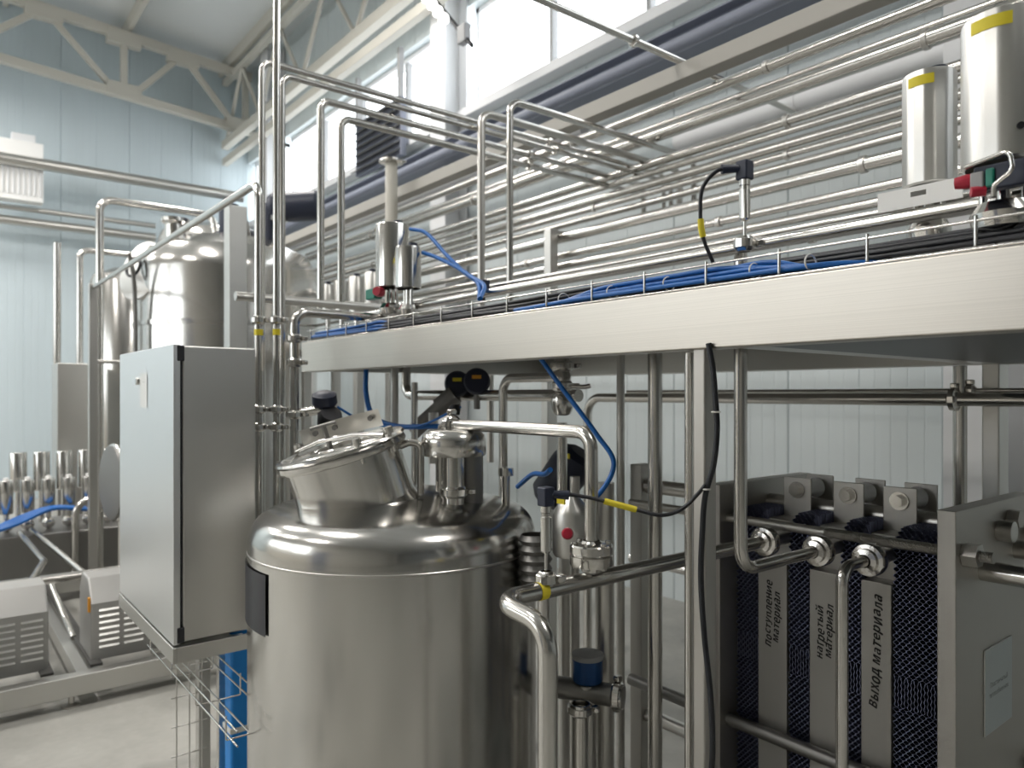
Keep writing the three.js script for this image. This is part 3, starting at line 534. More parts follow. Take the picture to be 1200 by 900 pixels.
// butterfly valve handles
[[-2.72, 0.045, -1.86, 'left black butterfly valve head with yellow label under the beam'], [-2.60, 0.055, -1.88, 'right black butterfly valve head with orange label under the beam']].forEach(([x, y, z, label], i) => {
  const t = thing('butterfly_valve', label, 'valve', [x, E + y - 0.06, z]);
  part(t, 'head', place(lathe([[0, -0.03], [0.05, -0.03], [0.058, -0.02], [0.058, 0.02], [0.05, 0.03], [0, 0.03]], 28), [x, y, z], [0.78, 0.1, 0.62]), M.navy);
  part(t, 'stem', rod([x, y - 0.12, z], [x, y, z], 0.014), M.darkSteel);
  const g = box(-0.02, 0.02, -0.008, 0.008, -0.001, 0.001, 0); g.rotateY(0.9); g.translate(x + 0.026, E + y + 0.02, z + 0.021); part(t, 'label_strip', g, i ? M.orange : M.yellow);
});
{ // slanted sample valve behind
  const t = thing('angle_valve', 'grey angled seat valve leaning behind the tank top', 'valve', [-2.75, E - 0.3, -1.75]);
  part(t, 'body', sweepPts([V(-2.84, E - 0.17, -1.70), V(-2.75, E - 0.05, -1.80)], 0.036, 18), M.darkSteel);
  part(t, 'bonnet', sweepPts([V(-2.76, E - 0.06, -1.79), V(-2.71, E - 0.0, -1.84)], 0.044, 18), M.darkSteel);
  part(t, 'knob', place(lathe([[0, -0.02], [0.02, -0.02], [0.022, 0], [0.018, 0.02], [0, 0.02]], 16), [-2.36, -0.06, -1.6]), M.black);
  part(t, 'stub', rod([-2.70, -0.3, -1.72], [-2.70, -0.08, -1.72], 0.022), M.pipeDull);
}
{ // black actuator beside the short riser
  const x = -2.74, z = -1.24, t = thing('rotary_actuator', 'black rotary valve head clamped to the riser beside the tank', 'actuator', [x, E - 0.18, z]);
  part(t, 'head', place(lathe([[0, -0.03], [0.04, -0.03], [0.05, -0.015], [0.048, 0.02], [0.03, 0.03], [0, 0.03]], 24), [x - 0.01, -0.02, z], [0.3, 1, 0.2]), M.navy);
  part(t, 'body', place(lathe([[0, -0.04], [0.045, -0.035], [0.05, 0], [0.04, 0.03], [0, 0.035]], 24), [x + 0.02, -0.095, z - 0.01], [0.6, 0.6, 0.1]), M.black);
  part(t, 'arm', rod([-2.8, -0.075, -1.15], [x, -0.06, z], 0.018), M.clamp);
}
// blue hoses
const hose = (label, pts, r = 0.008) => single('blue_hose', label, 'hose', cable(pts, r, 50, 10), M.blue);
hose('thick blue hose hanging in a loop behind the manway lid', [[-2.86, 0.12, -1.48], [-2.84, 0.0, -1.47], [-2.80, -0.09, -1.48], [-2.70, -0.13, -1.52], [-2.5, -0.13, -1.62]], 0.011);
hose('thin dark blue hose from the rotary valve head to the hose loop', [[-2.72, -0.05, -1.28], [-2.70, -0.10, -1.36], [-2.74, -0.125, -1.45], [-2.6, -0.135, -1.56], [-2.35, -0.05, -1.62]], 0.005);
hose('blue hose slanting down from the beam past the ball valve', [[-1.74, 0.115, -1.5], [-1.66, 0.02, -1.52], [-1.55, -0.12, -1.56], [-1.49, -0.2, -1.57], [-1.50, -0.28, -1.53], [-1.58, -0.36, -1.48]], 0.0075);
hose('dark blue hose curving in behind the sensor near the tank edge', [[-1.85, -0.30, -1.5], [-1.75, -0.25, -1.48], [-1.66, -0.24, -1.45], [-1.6, -0.22, -1.42]], 0.008);
single('blue_hose', 'short bright blue hose end between cabinet and riser pipes', 'hose', cable([[-2.97, 0.02, -1.02], [-2.96, -0.06, -0.99], [-2.97, -0.16, -0.99], [-2.98, -0.22, -1.0]], 0.011, 20, 10), M.blue);

// ---------------------------------------------------------------- sensors
function sensor(label, x, h, z, o = {}) {          // h = base of the probe
  const t = thing('pressure_sensor', label, 'sensor', [x, E + h, z]), s = o.s || 1;
  part(t, 'stem', rod([x, h, z], [x, h + 0.065 * s, z], 0.0038), M.clamp);
  part(t, 'body', place(lathe([[0, 0], [0.010, 0], [0.0125, 0.004], [0.0125, 0.07 * s], [0.010, 0.072 * s], [0.010, 0.078 * s], [0.0125, 0.08 * s], [0.0125, 0.093 * s], [0, 0.093 * s]], 24), [x, h + 0.06 * s, z]), M.mirror);
  const top = h + 0.152 * s;
  part(t, 'connector', mergeGeometries([box(x - 0.015, x + 0.015, E + top, E + top + 0.044, z - 0.015, z + 0.015, 0.004), place(new THREE.CylinderGeometry(0.011, 0.008, 0.045, 14), [x + o.d[0] * 0.03, top + 0.026, z + o.d[1] * 0.03], [o.d[0], -0.05, o.d[1]])].map((g) => g.index ? g.toNonIndexed() : g)), M.navy);
  return t;
}
const s2 = sensor('slender pressure sensor standing on the pipe behind the cable tray', -0.975, 0.335, -1.456, { d: [-0.62, 0.78] });
clampOn(s2, [-0.975, 0.342, -1.456], [0, 1, 0], 0.012); 
single('sensor_cable', 'short black cable arching from the tray sensor with yellow sleeve', 'cable', cable([[-0.998, 0.512, -1.425], [-1.01, 0.508, -1.405], [-1.035, 0.475, -1.385], [-1.04, 0.42, -1.38], [-1.04, 0.36, -1.39], [-1.035, 0.305, -1.42]], 0.0045, 40, 10), M.cable);
single('cable_sleeve', 'yellow marker sleeve on the arching tray sensor cable', 'marker', cable([[-1.0405, 0.40, -1.3815], [-1.0405, 0.38, -1.384], [-1.04, 0.36, -1.39]], 0.0072, 8, 12), M.yellow);
const s1 = sensor('pressure sensor with black plug standing beside the tank edge', -1.26, -0.43, -1.105, { d: [0.62, -0.78], s: 1.15 });
clampOn(s1, [-1.26, -0.42, -1.105], [0, 1, 0], 0.012);
single('sensor_cable', 'black cable sagging from tank sensor plug to the gantry leg', 'cable', cable([[-1.228, -0.228, -1.145], [-1.19, -0.238, -1.19], [-1.13, -0.262, -1.26], [-1.09, -0.275, -1.31], [-1.06, -0.26, -1.34], [-1.035, -0.225, -1.365], [-1.025, -0.205, -1.378]], 0.0045, 50, 10), M.cable);
single('cable_sleeve', 'yellow marker sleeve on the sagging tank sensor cable', 'marker', cable([[-1.175, -0.2435, -1.207], [-1.15, -0.2535, -1.236], [-1.128, -0.2625, -1.262]], 0.0072, 8, 12), M.yellow);
{
  const pts = [[-1.02, 0.115, -1.383], [-1.01, 0.06, -1.385], [-1.005, -0.01, -1.388], [-1.002, -0.08, -1.39], [-1.01, -0.16, -1.388], [-1.028, -0.23, -1.382], [-1.035, -0.32, -1.38], [-1.04, -0.42, -1.382], [-1.032, -0.55, -1.384], [-1.015, -0.68, -1.384], [-1.01, -0.8, -1.384], [-1.02, -0.95, -1.384], [-1.02, -1.3, -1.384]];
  single('sensor_cable', 'long black cable hanging down along the front gantry leg', 'cable', cable(pts, 0.0065, 90, 10), M.cable);
  single('cable_tie', 'white cable tie high on the cable by the gantry leg', 'cable tie', place(new THREE.TorusGeometry(0.0085, 0.0022, 6, 18).rotateX(Math.PI / 2), [-1.004, -0.04, -1.389]), M.tie);
  single('cable_tie', 'white cable tie where two cables join at the gantry leg', 'cable tie', place(new THREE.TorusGeometry(0.0105, 0.0022, 6, 18).rotateX(Math.PI / 2), [-1.027, -0.215, -1.382]), M.tie);
}

// ---------------------------------------------------------------- pneumatic valves
function actuator(label, x, h0, h1, z, r, o = {}) {
  const t = thing('valve_actuator', label, 'actuator', [x, E + h0 - (o.drop || 0.1), z]), H = h1 - h0;
  part(t, 'cylinder', place(lathe([[r * 0.9, 0], [r, 0.004], [r, H - 0.008], [r * 0.97, H], [0, H + 0.002]], 48), [x, h0, z]), o.mat || M.sheet);
  part(t, 'top_vent', place(lathe([[0, 0.02], [0.018, 0.018], [0.02, 0]].reverse(), 16), [x + r * 0.2, h1, z - r * 0.3]), M.navy);
  if (o.tag) { const lb = new THREE.CylinderGeometry(r + 0.0008, r + 0.0008, o.tag[2], 14, 1, true, o.tag[0], o.tag[1]); lb.translate(x, E + h1 - 0.012 - o.tag[2] / 2, z); part(t, 'type_label', lb, M.yellow); }
  part(t, 'yoke', mergeGeometries([rod([x - r * 0.5, h0 - 0.07, z], [x - r * 0.5, h0, z], 0.007, 10), rod([x + r * 0.5, h0 - 0.07, z], [x + r * 0.5, h0, z], 0.007, 10), rod([x, h0 - 0.09, z], [x, h0, z], 0.012, 12)]), M.clamp);
  part(t, 'valve_body', place(lathe([[0, -0.06], [0.02, -0.06], [r * 0.75, -0.045], [r * 0.8, -0.02], [r * 0.6, 0], [0, 0]], 30), [x, h0 - 0.065, z]), M.clamp);
  return t;
}
{
  const L = { tag: [0.15, 1.0, 0.018] };
  const a = actuator('shorter large steel valve actuator with yellow label at the tray', -0.645, 0.425, 0.655, -1.615, 0.05, { tag: [-0.45, 1.0, 0.02] });
  const b = actuator('tallest large steel valve actuator with yellow label at the tray', -0.475, 0.405, 0.665, -1.50, 0.066, { tag: [-0.5, 1.0, 0.022] });
  part(b, 'side_port', place(new THREE.CylinderGeometry(0.006, 0.006, 0.006, 14), [-0.4335, 0.455, -1.4475], [0.62, 0, 0.78]), M.black);
  // bracket plate with slot below the shorter one
  const y0 = E + 0.387, sx0 = -0.72, sx1 = -0.56, z = -1.55;
  part(a, 'slotted_bracket', mergeGeometries([box(sx0, sx1, y0 + 0.02, y0 + 0.03, z - 0.004, z, 0), box(sx0, sx1, y0 - 0.01, y0 + 0.010, z - 0.004, z, 0), box(sx0, -0.655, y0 + 0.010, y0 + 0.02, z - 0.004, z, 0), box(-0.625, sx1, y0 + 0.010, y0 + 0.02, z - 0.004, z, 0), box(sx0, sx1, y0 + 0.026, y0 + 0.03, z - 0.09, z - 0.004, 0)]), M.white);
  // control top with red and green solenoids and bent guard rod
  part(b, 'control_block', box(-0.50, -0.42, E + 0.352, E + 0.396, -1.455, -1.43, 0.004), M.navy);
  part(b, 'red_solenoid', place(lathe([[0, -0.016], [0.012, -0.016], [0.013, 0], [0.010, 0.018], [0, 0.018]], 18), [-0.516, 0.378, -1.447], [-1, 0, 0.2]), M.red);
  part(b, 'red_solenoid', place(lathe([[0, -0.01], [0.009, -0.01], [0.009, 0.012], [0, 0.012]], 18), [-0.490, 0.352, -1.428], [-1, 0, 0.6]), M.red);
  part(b, 'green_solenoid', box(-0.479, -0.466, E + 0.356, E + 0.388, -1.432, -1.424, 0.003), M.green);
  part(b, 'grey_coil', box(-0.503, -0.482, E + 0.356, E + 0.386, -1.434, -1.424, 0.003), M.grey);
  part(b, 'guard_rod', pipe([[-0.51, 0.398, -1.425], [-0.435, 0.404, -1.40], [-0.43, 0.37, -1.40], [-0.46, 0.352, -1.405], [-0.462, 0.335, -1.41]], 0.0038, 0.014, 10), M.clamp);
  const c = actuator('taller steel valve actuator with red cap on the gantry end', -2.74, 0.447, 0.715, -1.54, 0.07, { tag: [-1.35, 0.9, 0.022], mat: M.mirror });
  part(c, 'red_solenoid', place(lathe([[0, -0.02], [0.02, -0.02], [0.022, 0], [0.018, 0.02], [0, 0.02]], 18), [-2.72, 0.425, -1.465], [0.5, 0, 0.8]), M.red);
  part(c, 'control_block', box(-2.83, -2.75, E + 0.40, E + 0.445, -1.50, -1.46, 0.006), M.green);
  const d = actuator('smaller steel valve actuator in front of the taller one', -2.575, 0.425, 0.592, -1.52, 0.052, { tag: [-1.35, 0.9, 0.022], mat: M.mirror });
  hose('upper blue hose from the taller actuator down to the tray', [[-2.66, 0.69, -1.58], [-2.56, 0.66, -1.59], [-2.42, 0.55, -1.6], [-2.28, 0.46, -1.59], [-2.15, 0.40, -1.56], [-2.06, 0.33, -1.5]], 0.008);
  hose('lower blue hose from the smaller actuator down to the tray', [[-2.53, 0.57, -1.56], [-2.46, 0.545, -1.57], [-2.33, 0.49, -1.58], [-2.2, 0.43, -1.57], [-2.1, 0.385, -1.55], [-2.04, 0.33, -1.49]], 0.008);
  const e = thing('terminal_plug', 'small black plug under the blue hoses at the tray', 'plug', [-2.17, E + 0.36, -1.6]);
  part(e, 'plug_body', box(-2.20, -2.155, E + 0.375, E + 0.42, -1.62, -1.585, 0.006), M.navy);
  part(e, 'plug_stem', rod([-2.177, 0.345, -1.60], [-2.177, 0.375, -1.60], 0.01), M.black);
}

// ---------------------------------------------------------------- plate heat exchanger
{
  const t = thing('plate_heat_exchanger', 'plate heat exchanger with dark honeycomb plate packs between steel end plates', 'heat exchanger', [-1.4, 0, -2.25]);
  const YT = E - 0.292, zf = -2.0, zk = -2.56;
  const ep = part(t, 'end_plate', box(-0.781, -0.737, 0.1, YT, zk, zf, 0.003), M.plateSteel);
  part(t, 'frame_plate', box(-1.479, -1.432, 0.1, YT, zk, zf, 0.003), M.plateSteel);
  part(t, 'support_column', box(-2.045, -1.985, 0, E - 0.285, -2.33, -2.25, 0.004), M.plateSteel);
  for (const x of [-1.46, -0.76]) for (const z of [-2.08, -2.48]) part(t, 'foot', box(x - 0.025, x + 0.025, 0, 0.101, z - 0.03, z + 0.03, 0.004), M.plateSteel);
  part(t, 'guide_bar', rod([-2.0, -0.372, -2.29], [-0.70, -0.372, -2.29], 0.029), M.pipeDull);
  part(t, 'guide_bar', rod([-2.0, -1.30, -2.29], [-0.79, -1.30, -2.29], 0.026), M.pipeDull);
  // threaded tie rods
  const thread = (len) => { const p = [[0, 0]]; for (let y = 0; y < len; y += 0.0044) p.push([0.0148, y], [0.0125, y + 0.0022]); p.push([0.0148, len], [0, len]); return lathe(p, 12, 0.2); };
  for (const [y, z] of [[-0.403, -2.05], [-0.403, -2.52]]) {
    part(t, 'tie_rod', rod([-1.86, y, z], [-1.1, y, z], 0.0145, 14), M.plateSteel);
    part(t, 'tie_rod', place(thread(0.43), [-1.1, y, z], [1, 0, 0]), M.plateSteel);
    part(t, 'tie_nut', place(hex(0.031, 0.036), [-0.718, y, z], [1, 0, 0]), M.pipeDull);
    part(t, 'tie_nut', place(hex(0.026, 0.034), [-1.497, y, z], [1, 0, 0]), M.pipeDull);
  }
  for (const z of [-2.05, -2.52]) { part(t, 'tie_rod', rod([-1.86, -1.06, z], [-0.69, -1.06, z], 0.021, 14), M.darkSteel); part(t, 'tie_nut', place(hex(0.036, 0.04), [-0.716, -1.06, z], [1, 0, 0]), M.pipeDull); }
  part(t, 'tie_nut', place(hex(0.026, 0.03), [-0.72, -0.345, -2.36], [1, 0, 0]), M.plateSteel);
  // outlet nozzle on the end plate
  const nz = part(t, 'end_nozzle', rod([-0.738, -0.462, -2.166], [-0.6, -0.462, -2.166], 0.027), M.pipe);
  part(nz, 'nozzle_nut', place(lathe([[0.027, 0], [0.045, 0], [0.048, 0.006], [0.048, 0.03], [0.044, 0.036], [0.027, 0.036]], 26), [-0.625, -0.462, -2.166], [1, 0, 0]), M.clamp);
  part(t, 'end_nozzle', rod([-0.738, -0.44, -2.42], [-0.62, -0.44, -2.42], 0.027), M.pipe);
  // honeycomb packs of wavy plates
  const pts = []; { const r = 0.07, zq = -2.09, yt = -0.372; for (let y = -1.34; y < yt - r; y += 0.0046) pts.push([zq, y, 0, 1]); for (let k = 0; k <= 24; k++) { const a = k / 24 * Math.PI / 2; pts.push([zq - r + r * Math.cos(a), yt - r + r * Math.sin(a), -Math.cos(a), -Math.sin(a)]); } for (let z = zq - r - 0.0046; z > -2.4; z -= 0.0046) pts.push([z, yt, 0, -1]); pts.forEach((p, i) => { if (i < pts.length && p[2] === 0 && p[3] === 1) { p[2] = -1; p[3] = 0; } }); }
  function waveGeo(phase) {
    const pos = [], idx = [], uv = [];
    pts.forEach((p, i) => {
      const clip = p[1] > -0.86 && p[1] < -0.775, a = clip ? 0.0012 : 0.0037, x = (Math.floor((i + phase * 2) / 2) % 2 ? a : -a) * (clip && i % 2 ? -1 : 1);
      pos.push(x, p[1] + E, p[0], x * 0.7, p[1] + p[3] * 0.035 + E, p[0] + p[2] * 0.035, x - 0.0009, p[1] + E, p[0], x + 0.0009, p[1] + E, p[0]); uv.push(0, i, 1, i, 0, i, 1, i);
    });
    for (let i = 0; i < pts.length - 1; i++) for (const o of [0, 2]) { const a = 4 * i + o; idx.push(a, a + 1, a + 4, a + 1, a + 5, a + 4); }
    const g = new THREE.BufferGeometry(); g.setAttribute('position', new THREE.Float32BufferAttribute(pos, 3)); g.setAttribute('uv', new THREE.Float32BufferAttribute(uv, 2)); g.setIndex(idx); const q = g.toNonIndexed(); q.computeVertexNormals(); q.translate(0, 0, 2.25); return q;
  }
  const wave = [waveGeo(0), waveGeo(1)];
  const coreShape = (x0, x1) => box(x0, x1, E - 1.34, E - 0.40, -2.45, -2.118, 0.02);
  let n = 0;
  for (const [x0, x1] of [[-1.430, -1.347], [-1.243, -1.172], [-1.078, -1.016], [-0.928, -0.783]]) {
    const c = part(t, 'plate_pack', coreShape(x0 + 0.003, x1 - 0.003), M.core);
    const k = Math.round((x1 - x0) / 0.0085);
    for (let i = 0; i < k; i++) { const m = local(c, 'plate', wave[n++ % 2], M.exPlate, x0 + (x1 - x0) * (i + 0.5) / k + 1.4, 0, 0); }
  }
  // connection frames with hangers, nozzles and handwriting
  const frames = [[-1.345, -1.245, -1.26], [-1.170, -1.080, -1.09], [-1.014, -0.930, -0.945]];
  const words = [[['поступление', 0.36, 0.5], ['материал', 0.68, 0.52]], [['нагретый', 0.36, 0.55], ['материал', 0.70, 0.52]], [['Выход материала', 0.5, 0.5]]];
  frames.forEach(([x0, x1, xn], i) => {
    const f = part(t, 'connection_frame', box(x0, x1, E - 1.34, E - 0.40, -2.47, -2.14, 0.004), M.greyFrame);
    part(f, 'cover_plate', box(x0, x1, E - 1.345, E - 0.527, -2.14, -2.082, 0.003), M.greyFrame);
    part(f, 'nozzle', rod([xn, -0.446, -2.15], [xn, -0.446, -1.985], 0.022), M.pipeDull);
    part(f, 'union_nut', place(lathe([[0.018, -0.016], [0.031, -0.013], [0.032, 0.0], [0.042, 0.002], [0.045, 0.007], [0.045, 0.026], [0.041, 0.031], [0.022, 0.032]], 32), [xn, -0.446, -1.972], [0, 0, -1]), M.clamp);
    const xc = (x0 + x1) / 2 + 0.002;
    for (const z of [-2.225, -2.365]) part(f, 'hanger_plate', box(xc - 0.048, xc + 0.048, E - 0.47, E - 0.272, z - 0.006, z, 0.003), M.plateSteel);
    part(f, 'roller', place(lathe([[0, -0.055], [0.024, -0.055], [0.033, -0.045], [0.026, -0.01], [0.026, 0.01], [0.033, 0.045], [0.024, 0.055], [0, 0.055]], 24), [xc, -0.312, -2.295], [0, 0, 1]), M.white);
    part(f, 'hanger_bolt', mergeGeometries([place(hex(0.018, 0.02), [xc, -0.312, -2.211], [0, 0, 1]), place(toCreasedNormals(new THREE.CylinderGeometry(0.027, 0.027, 0.006, 22), 0.5), [xc, -0.312, -2.222], [0, 0, 1])]), M.pipe);
    const w = x1 - x0 - 0.012, H = 0.36, p = textPlane(w, H, words[i].map(([s, cx, cy]) => [s, cx, cy, i === 2 ? 0.105 : 0.095, -Math.PI / 2 + 0.03, 'bold']), { family: 'sans-serif', px: 256, color: '#050507', slant: 0.25, hand: true });
    p.geo.translate((x0 + x1) / 2, E - (i === 2 ? 0.72 : 0.69), -2.0805); part(f, 'handwriting', p.geo, p.mat);
  });
  const sg = textPlane(0.197, 0.225, [['Пластинчатый', 0.5, 0.44, 0.085, 0], ['теплообменник', 0.5, 0.56, 0.085, 0]], { bg: '#c4cccd', px: 384, color: '#3a4048' });
  sg.geo.rotateY(Math.PI / 2); sg.geo.translate(-0.7325, E - 0.79, -2.2785);
  const card = part(t, 'sign_card', box(-0.736, -0.733, E - 0.9035, E - 0.6765, -2.378, -2.179, 0), M.white); part(card, 'sign_print', sg.geo, sg.mat);
}

// ---------------------------------------------------------------- low fittings right of the tank
{
  const x = -1.69, z = -1.66, t = thing('flow_meter', 'round flow meter head with dark blue band beside the upright pipes', 'meter', [x, E - 1.35, z]);
  part(t, 'head', place(lathe([[0, -0.035], [0.045, -0.035], [0.048, -0.03], [0.048, 0.03], [0.05, 0.034], [0.05, 0.044], [0.045, 0.05], [0, 0.052]], 32), [x, -0.885, z]), M.blueDark);
  part(t, 'cover', place(lathe([[0.05, 0], [0.052, 0.006], [0.05, 0.016], [0.03, 0.022], [0, 0.023]], 32), [x, -0.847, z]), M.grey);
  part(t, 'body', rod([x - 0.09, -0.955, z + 0.05], [x + 0.1, -0.955, z - 0.06], 0.035), M.darkSteel);
  part(t, 'stand_pipe', rod([x, -1.62, z], [x, -0.93, z], 0.03), M.pipeDull);
  clampOn(t, [x + 0.085, -0.955, z - 0.05], [0.86, 0, -0.5], 0.035);
  tube('upright pipe with round clamp right of the flow meter', [[-1.62, -1.62, -1.56], [-1.62, -0.96, -1.56]], 0.026, { clamps: [[[-1.62, -0.96, -1.56], [0, 1, 0]]] });
  tube('upright stainless pipe hidden behind the foreground drop pipe', [[-1.4, -1.62, -1.22], [-1.4, -0.48, -1.22]], 0.015, { mat: M.pipeDull });
  tube('thick upright pipe between the flow meter and the union', [[-1.75, -1.62, -1.80], [-1.75, -0.3, -1.80]], 0.032, { mat: M.pipeDull });
  tube('slim upright pipe behind the flow meter', [[-1.95, -1.62, -1.85], [-1.95, -0.3, -1.85]], 0.018, { mat: M.pipeDull });
  const b = thing('foot_clamp', 'chunky stainless clamp at the foot of the drop pipe', 'clamp', [-1.095, E - 0.83, -0.965]);
  part(b, 'ring', place(lathe([[0.0203, -0.03], [0.036, -0.03], [0.04, -0.022], [0.04, 0.02], [0.034, 0.03], [0.0203, 0.03]], 30), [-1.095, -0.79, -0.965]), M.clamp);
  part(b, 'latch', box(-1.065, -1.02, E - 0.815, E - 0.775, -1.01, -0.975, 0.005), M.clamp);
  const j = thing('valve_controller', 'stainless valve control head with red button beside the sensor', 'control head', [-1.55, E - 0.5, -1.42]);
  part(j, 'housing', place(lathe([[0, -0.12], [0.05, -0.12], [0.055, -0.11], [0.055, 0.0], [0.05, 0.012], [0.02, 0.05], [0, 0.052]], 30), [-1.53, -0.34, -1.44]), M.sheet);
  part(j, 'rib_stack', place(lathe(Array.from({ length: 12 }, (_, k) => [k % 2 ? 0.04 : 0.05, -0.28 + k * 0.014]), 26, 0.3), [-1.62, -0.28, -1.38]), M.darkSteel);
  part(j, 'red_button', place(lathe([[0, 0.02], [0.012, 0.018], [0.016, 0.008], [0.016, 0], [0, 0]].reverse(), 20), [-1.43, -0.37, -1.33], [0.7, 0.2, 0.6]), M.red);
  part(j, 'type_tag', box(-1.50, -1.47, E - 0.30, E - 0.28, -1.36, -1.355, 0), M.yellow);
  const m = thing('black_motor', 'dark blue black pump motor behind the tank shoulder', 'motor', [-2.35, E - 0.6, -2.1]);
  part(m, 'housing', place(lathe([[0, -0.14], [0.06, -0.14], [0.085, -0.11], [0.09, 0.05], [0.08, 0.1], [0.05, 0.12], [0, 0.12]], 28), [-2.22, -0.33, -2.05], [0.5, 0.7, -0.2]), M.navy);
  part(m, 'label_strip', box(-2.16, -2.12, E - 0.255, E - 0.235, -1.985, -1.98, 0), M.yellow);
  part(m, 'stand', rod([-2.22, -1.62, -2.05], [-2.22, -0.4, -2.05], 0.025), M.pipeDull);
}

// ---------------------------------------------------------------- far tanks and skid on the left
{
  const x = -6.34, z = -2.0, R = 0.72, t = thing('storage_tank', 'big far stainless tank with round side manway behind the handrail', 'tank', [x, 0, z]);
  part(t, 'shell', place(lathe([[0, -1.25], [0.3, -1.2], [R, -1.0], [R, 0.98], [R * 0.985, 1.06], [R * 0.9, 1.16], [R * 0.6, 1.27], [R * 0.3, 1.32], [0, 1.33]], 64, 0.5), [x, 0, z]), M.tank);
  part(t, 'weld_band', place(lathe([[R, -0.02], [R + 0.008, -0.018], [R + 0.008, 0.018], [R, 0.02]], 64), [x, 0.55, z]), M.tank);
  const d = V(0.4, 0.25, 0.9).normalize(), mp = V(x, 0.95, z).addScaledVector(V(0.25, 0, 0.97).normalize(), R - 0.05);
  const mw = part(t, 'manway', place(lathe([[0.21, -0.1], [0.21, 0.03], [0.24, 0.03], [0.24, 0.055], [0.12, 0.07], [0, 0.08]], 36), [mp.x - 0.1, mp.y, mp.z], [d.x, d.y, d.z]), M.sheet);
  part(mw, 'hand_wheel', place(new THREE.TorusGeometry(0.075, 0.012, 8, 24).rotateX(Math.PI / 2), [mp.x - 0.1 + d.x * 0.12, mp.y + d.y * 0.12, mp.z + d.z * 0.12], [d.x, d.y, d.z]), M.black);
  part(t, 'top_motor', place(lathe([[0, 0], [0.12, 0], [0.12, 0.05], [0.08, 0.07], [0.08, 0.3], [0, 0.32]], 28), [x, 1.3, z]), M.navy);
  part(t, 'top_fitting', place(lathe([[0, 0], [0.08, 0], [0.08, 0.15], [0.11, 0.17], [0.11, 0.2], [0, 0.2]], 24), [x - 0.1, 1.24, z + 0.4]), M.clamp);
  part(t, 'top_fitting', place(lathe([[0, 0], [0.05, 0], [0.05, 0.25], [0.07, 0.26], [0.07, 0.3], [0, 0.3]], 24), [x + 0.35, 1.18, z - 0.3]), M.clamp);
  for (let k = 0; k < 4; k++) { const a = 0.6 + k * Math.PI / 2; part(t, 'leg', rod([x + 0.6 * Math.cos(a), -E, z + 0.6 * Math.sin(a)], [x + 0.6 * Math.cos(a), -1.0, z + 0.6 * Math.sin(a)], 0.04), M.pipeDull); }
  single('sight_hose', 'thin dark level tube hanging down the front of the far tank', 'tube', cable([[-6.05, 1.05, -1.18], [-6.1, 0.9, -1.22], [-6.13, 0.6, -1.24], [-6.13, 0.1, -1.24], [-6.13, -0.3, -1.24]], 0.016, 30, 8), M.darkSteel);
  const x2 = -8.9, z2 = -1.72, t2 = thing('storage_tank', 'slim pale far tank behind the handrail post', 'tank', [x2, 0, z2]);
  part(t2, 'shell', place(lathe([[0, -1.2], [0.36, -1.1], [0.36, 1.2], [0.33, 1.28], [0.15, 1.36], [0, 1.38]], 40), [x2, 0, z2]), M.tank);
  for (let k = 0; k < 3; k++) { const a = k * 2.094; part(t2, 'leg', rod([x2 + 0.3 * Math.cos(a), -E, z2 + 0.3 * Math.sin(a)], [x2 + 0.3 * Math.cos(a), -1.1, z2 + 0.3 * Math.sin(a)], 0.03), M.pipeDull); }
  const x3 = -9.6, z3 = -2.9, t3 = thing('storage_tank', 'third far tank of steel behind the big far tank', 'tank', [x3, 0, z3]);
  part(t3, 'shell', place(lathe([[0, -1.2], [0.7, -1.1], [0.7, 1.9], [0.66, 2.0], [0.3, 2.12], [0, 2.15]], 48), [x3, 0, z3]), M.tank);
  for (let k = 0; k < 3; k++) { const a = k * 2.094; part(t3, 'leg', rod([x3 + 0.55 * Math.cos(a), -E, z3 + 0.55 * Math.sin(a)], [x3 + 0.55 * Math.cos(a), -1.05, z3 + 0.55 * Math.sin(a)], 0.03), M.pipeDull); }
  part(t, 'gear_motor', mergeGeometries([place(lathe([[0, -0.2], [0.1, -0.2], [0.125, -0.16], [0.125, 0.2], [0.09, 0.24], [0, 0.24]], 24), [-5.98, 1.58, -2.42], [0.62, 0.05, -0.78]), place(lathe([[0.08, 0], [0.08, 0.4]], 20), [-6.12, 1.2, -2.28])].map((g) => g.index ? g.toNonIndexed() : g)), M.navy);
  part(t, 'top_pipe', pipe([[x + 0.5, 1.0, z + 0.1], [x + 0.5, 1.42, z + 0.1], [x + 0.1, 1.42, z - 0.1], [x + 0.1, 1.2, z - 0.1]], 0.045, 0.1, 16), M.pipeDull);
}
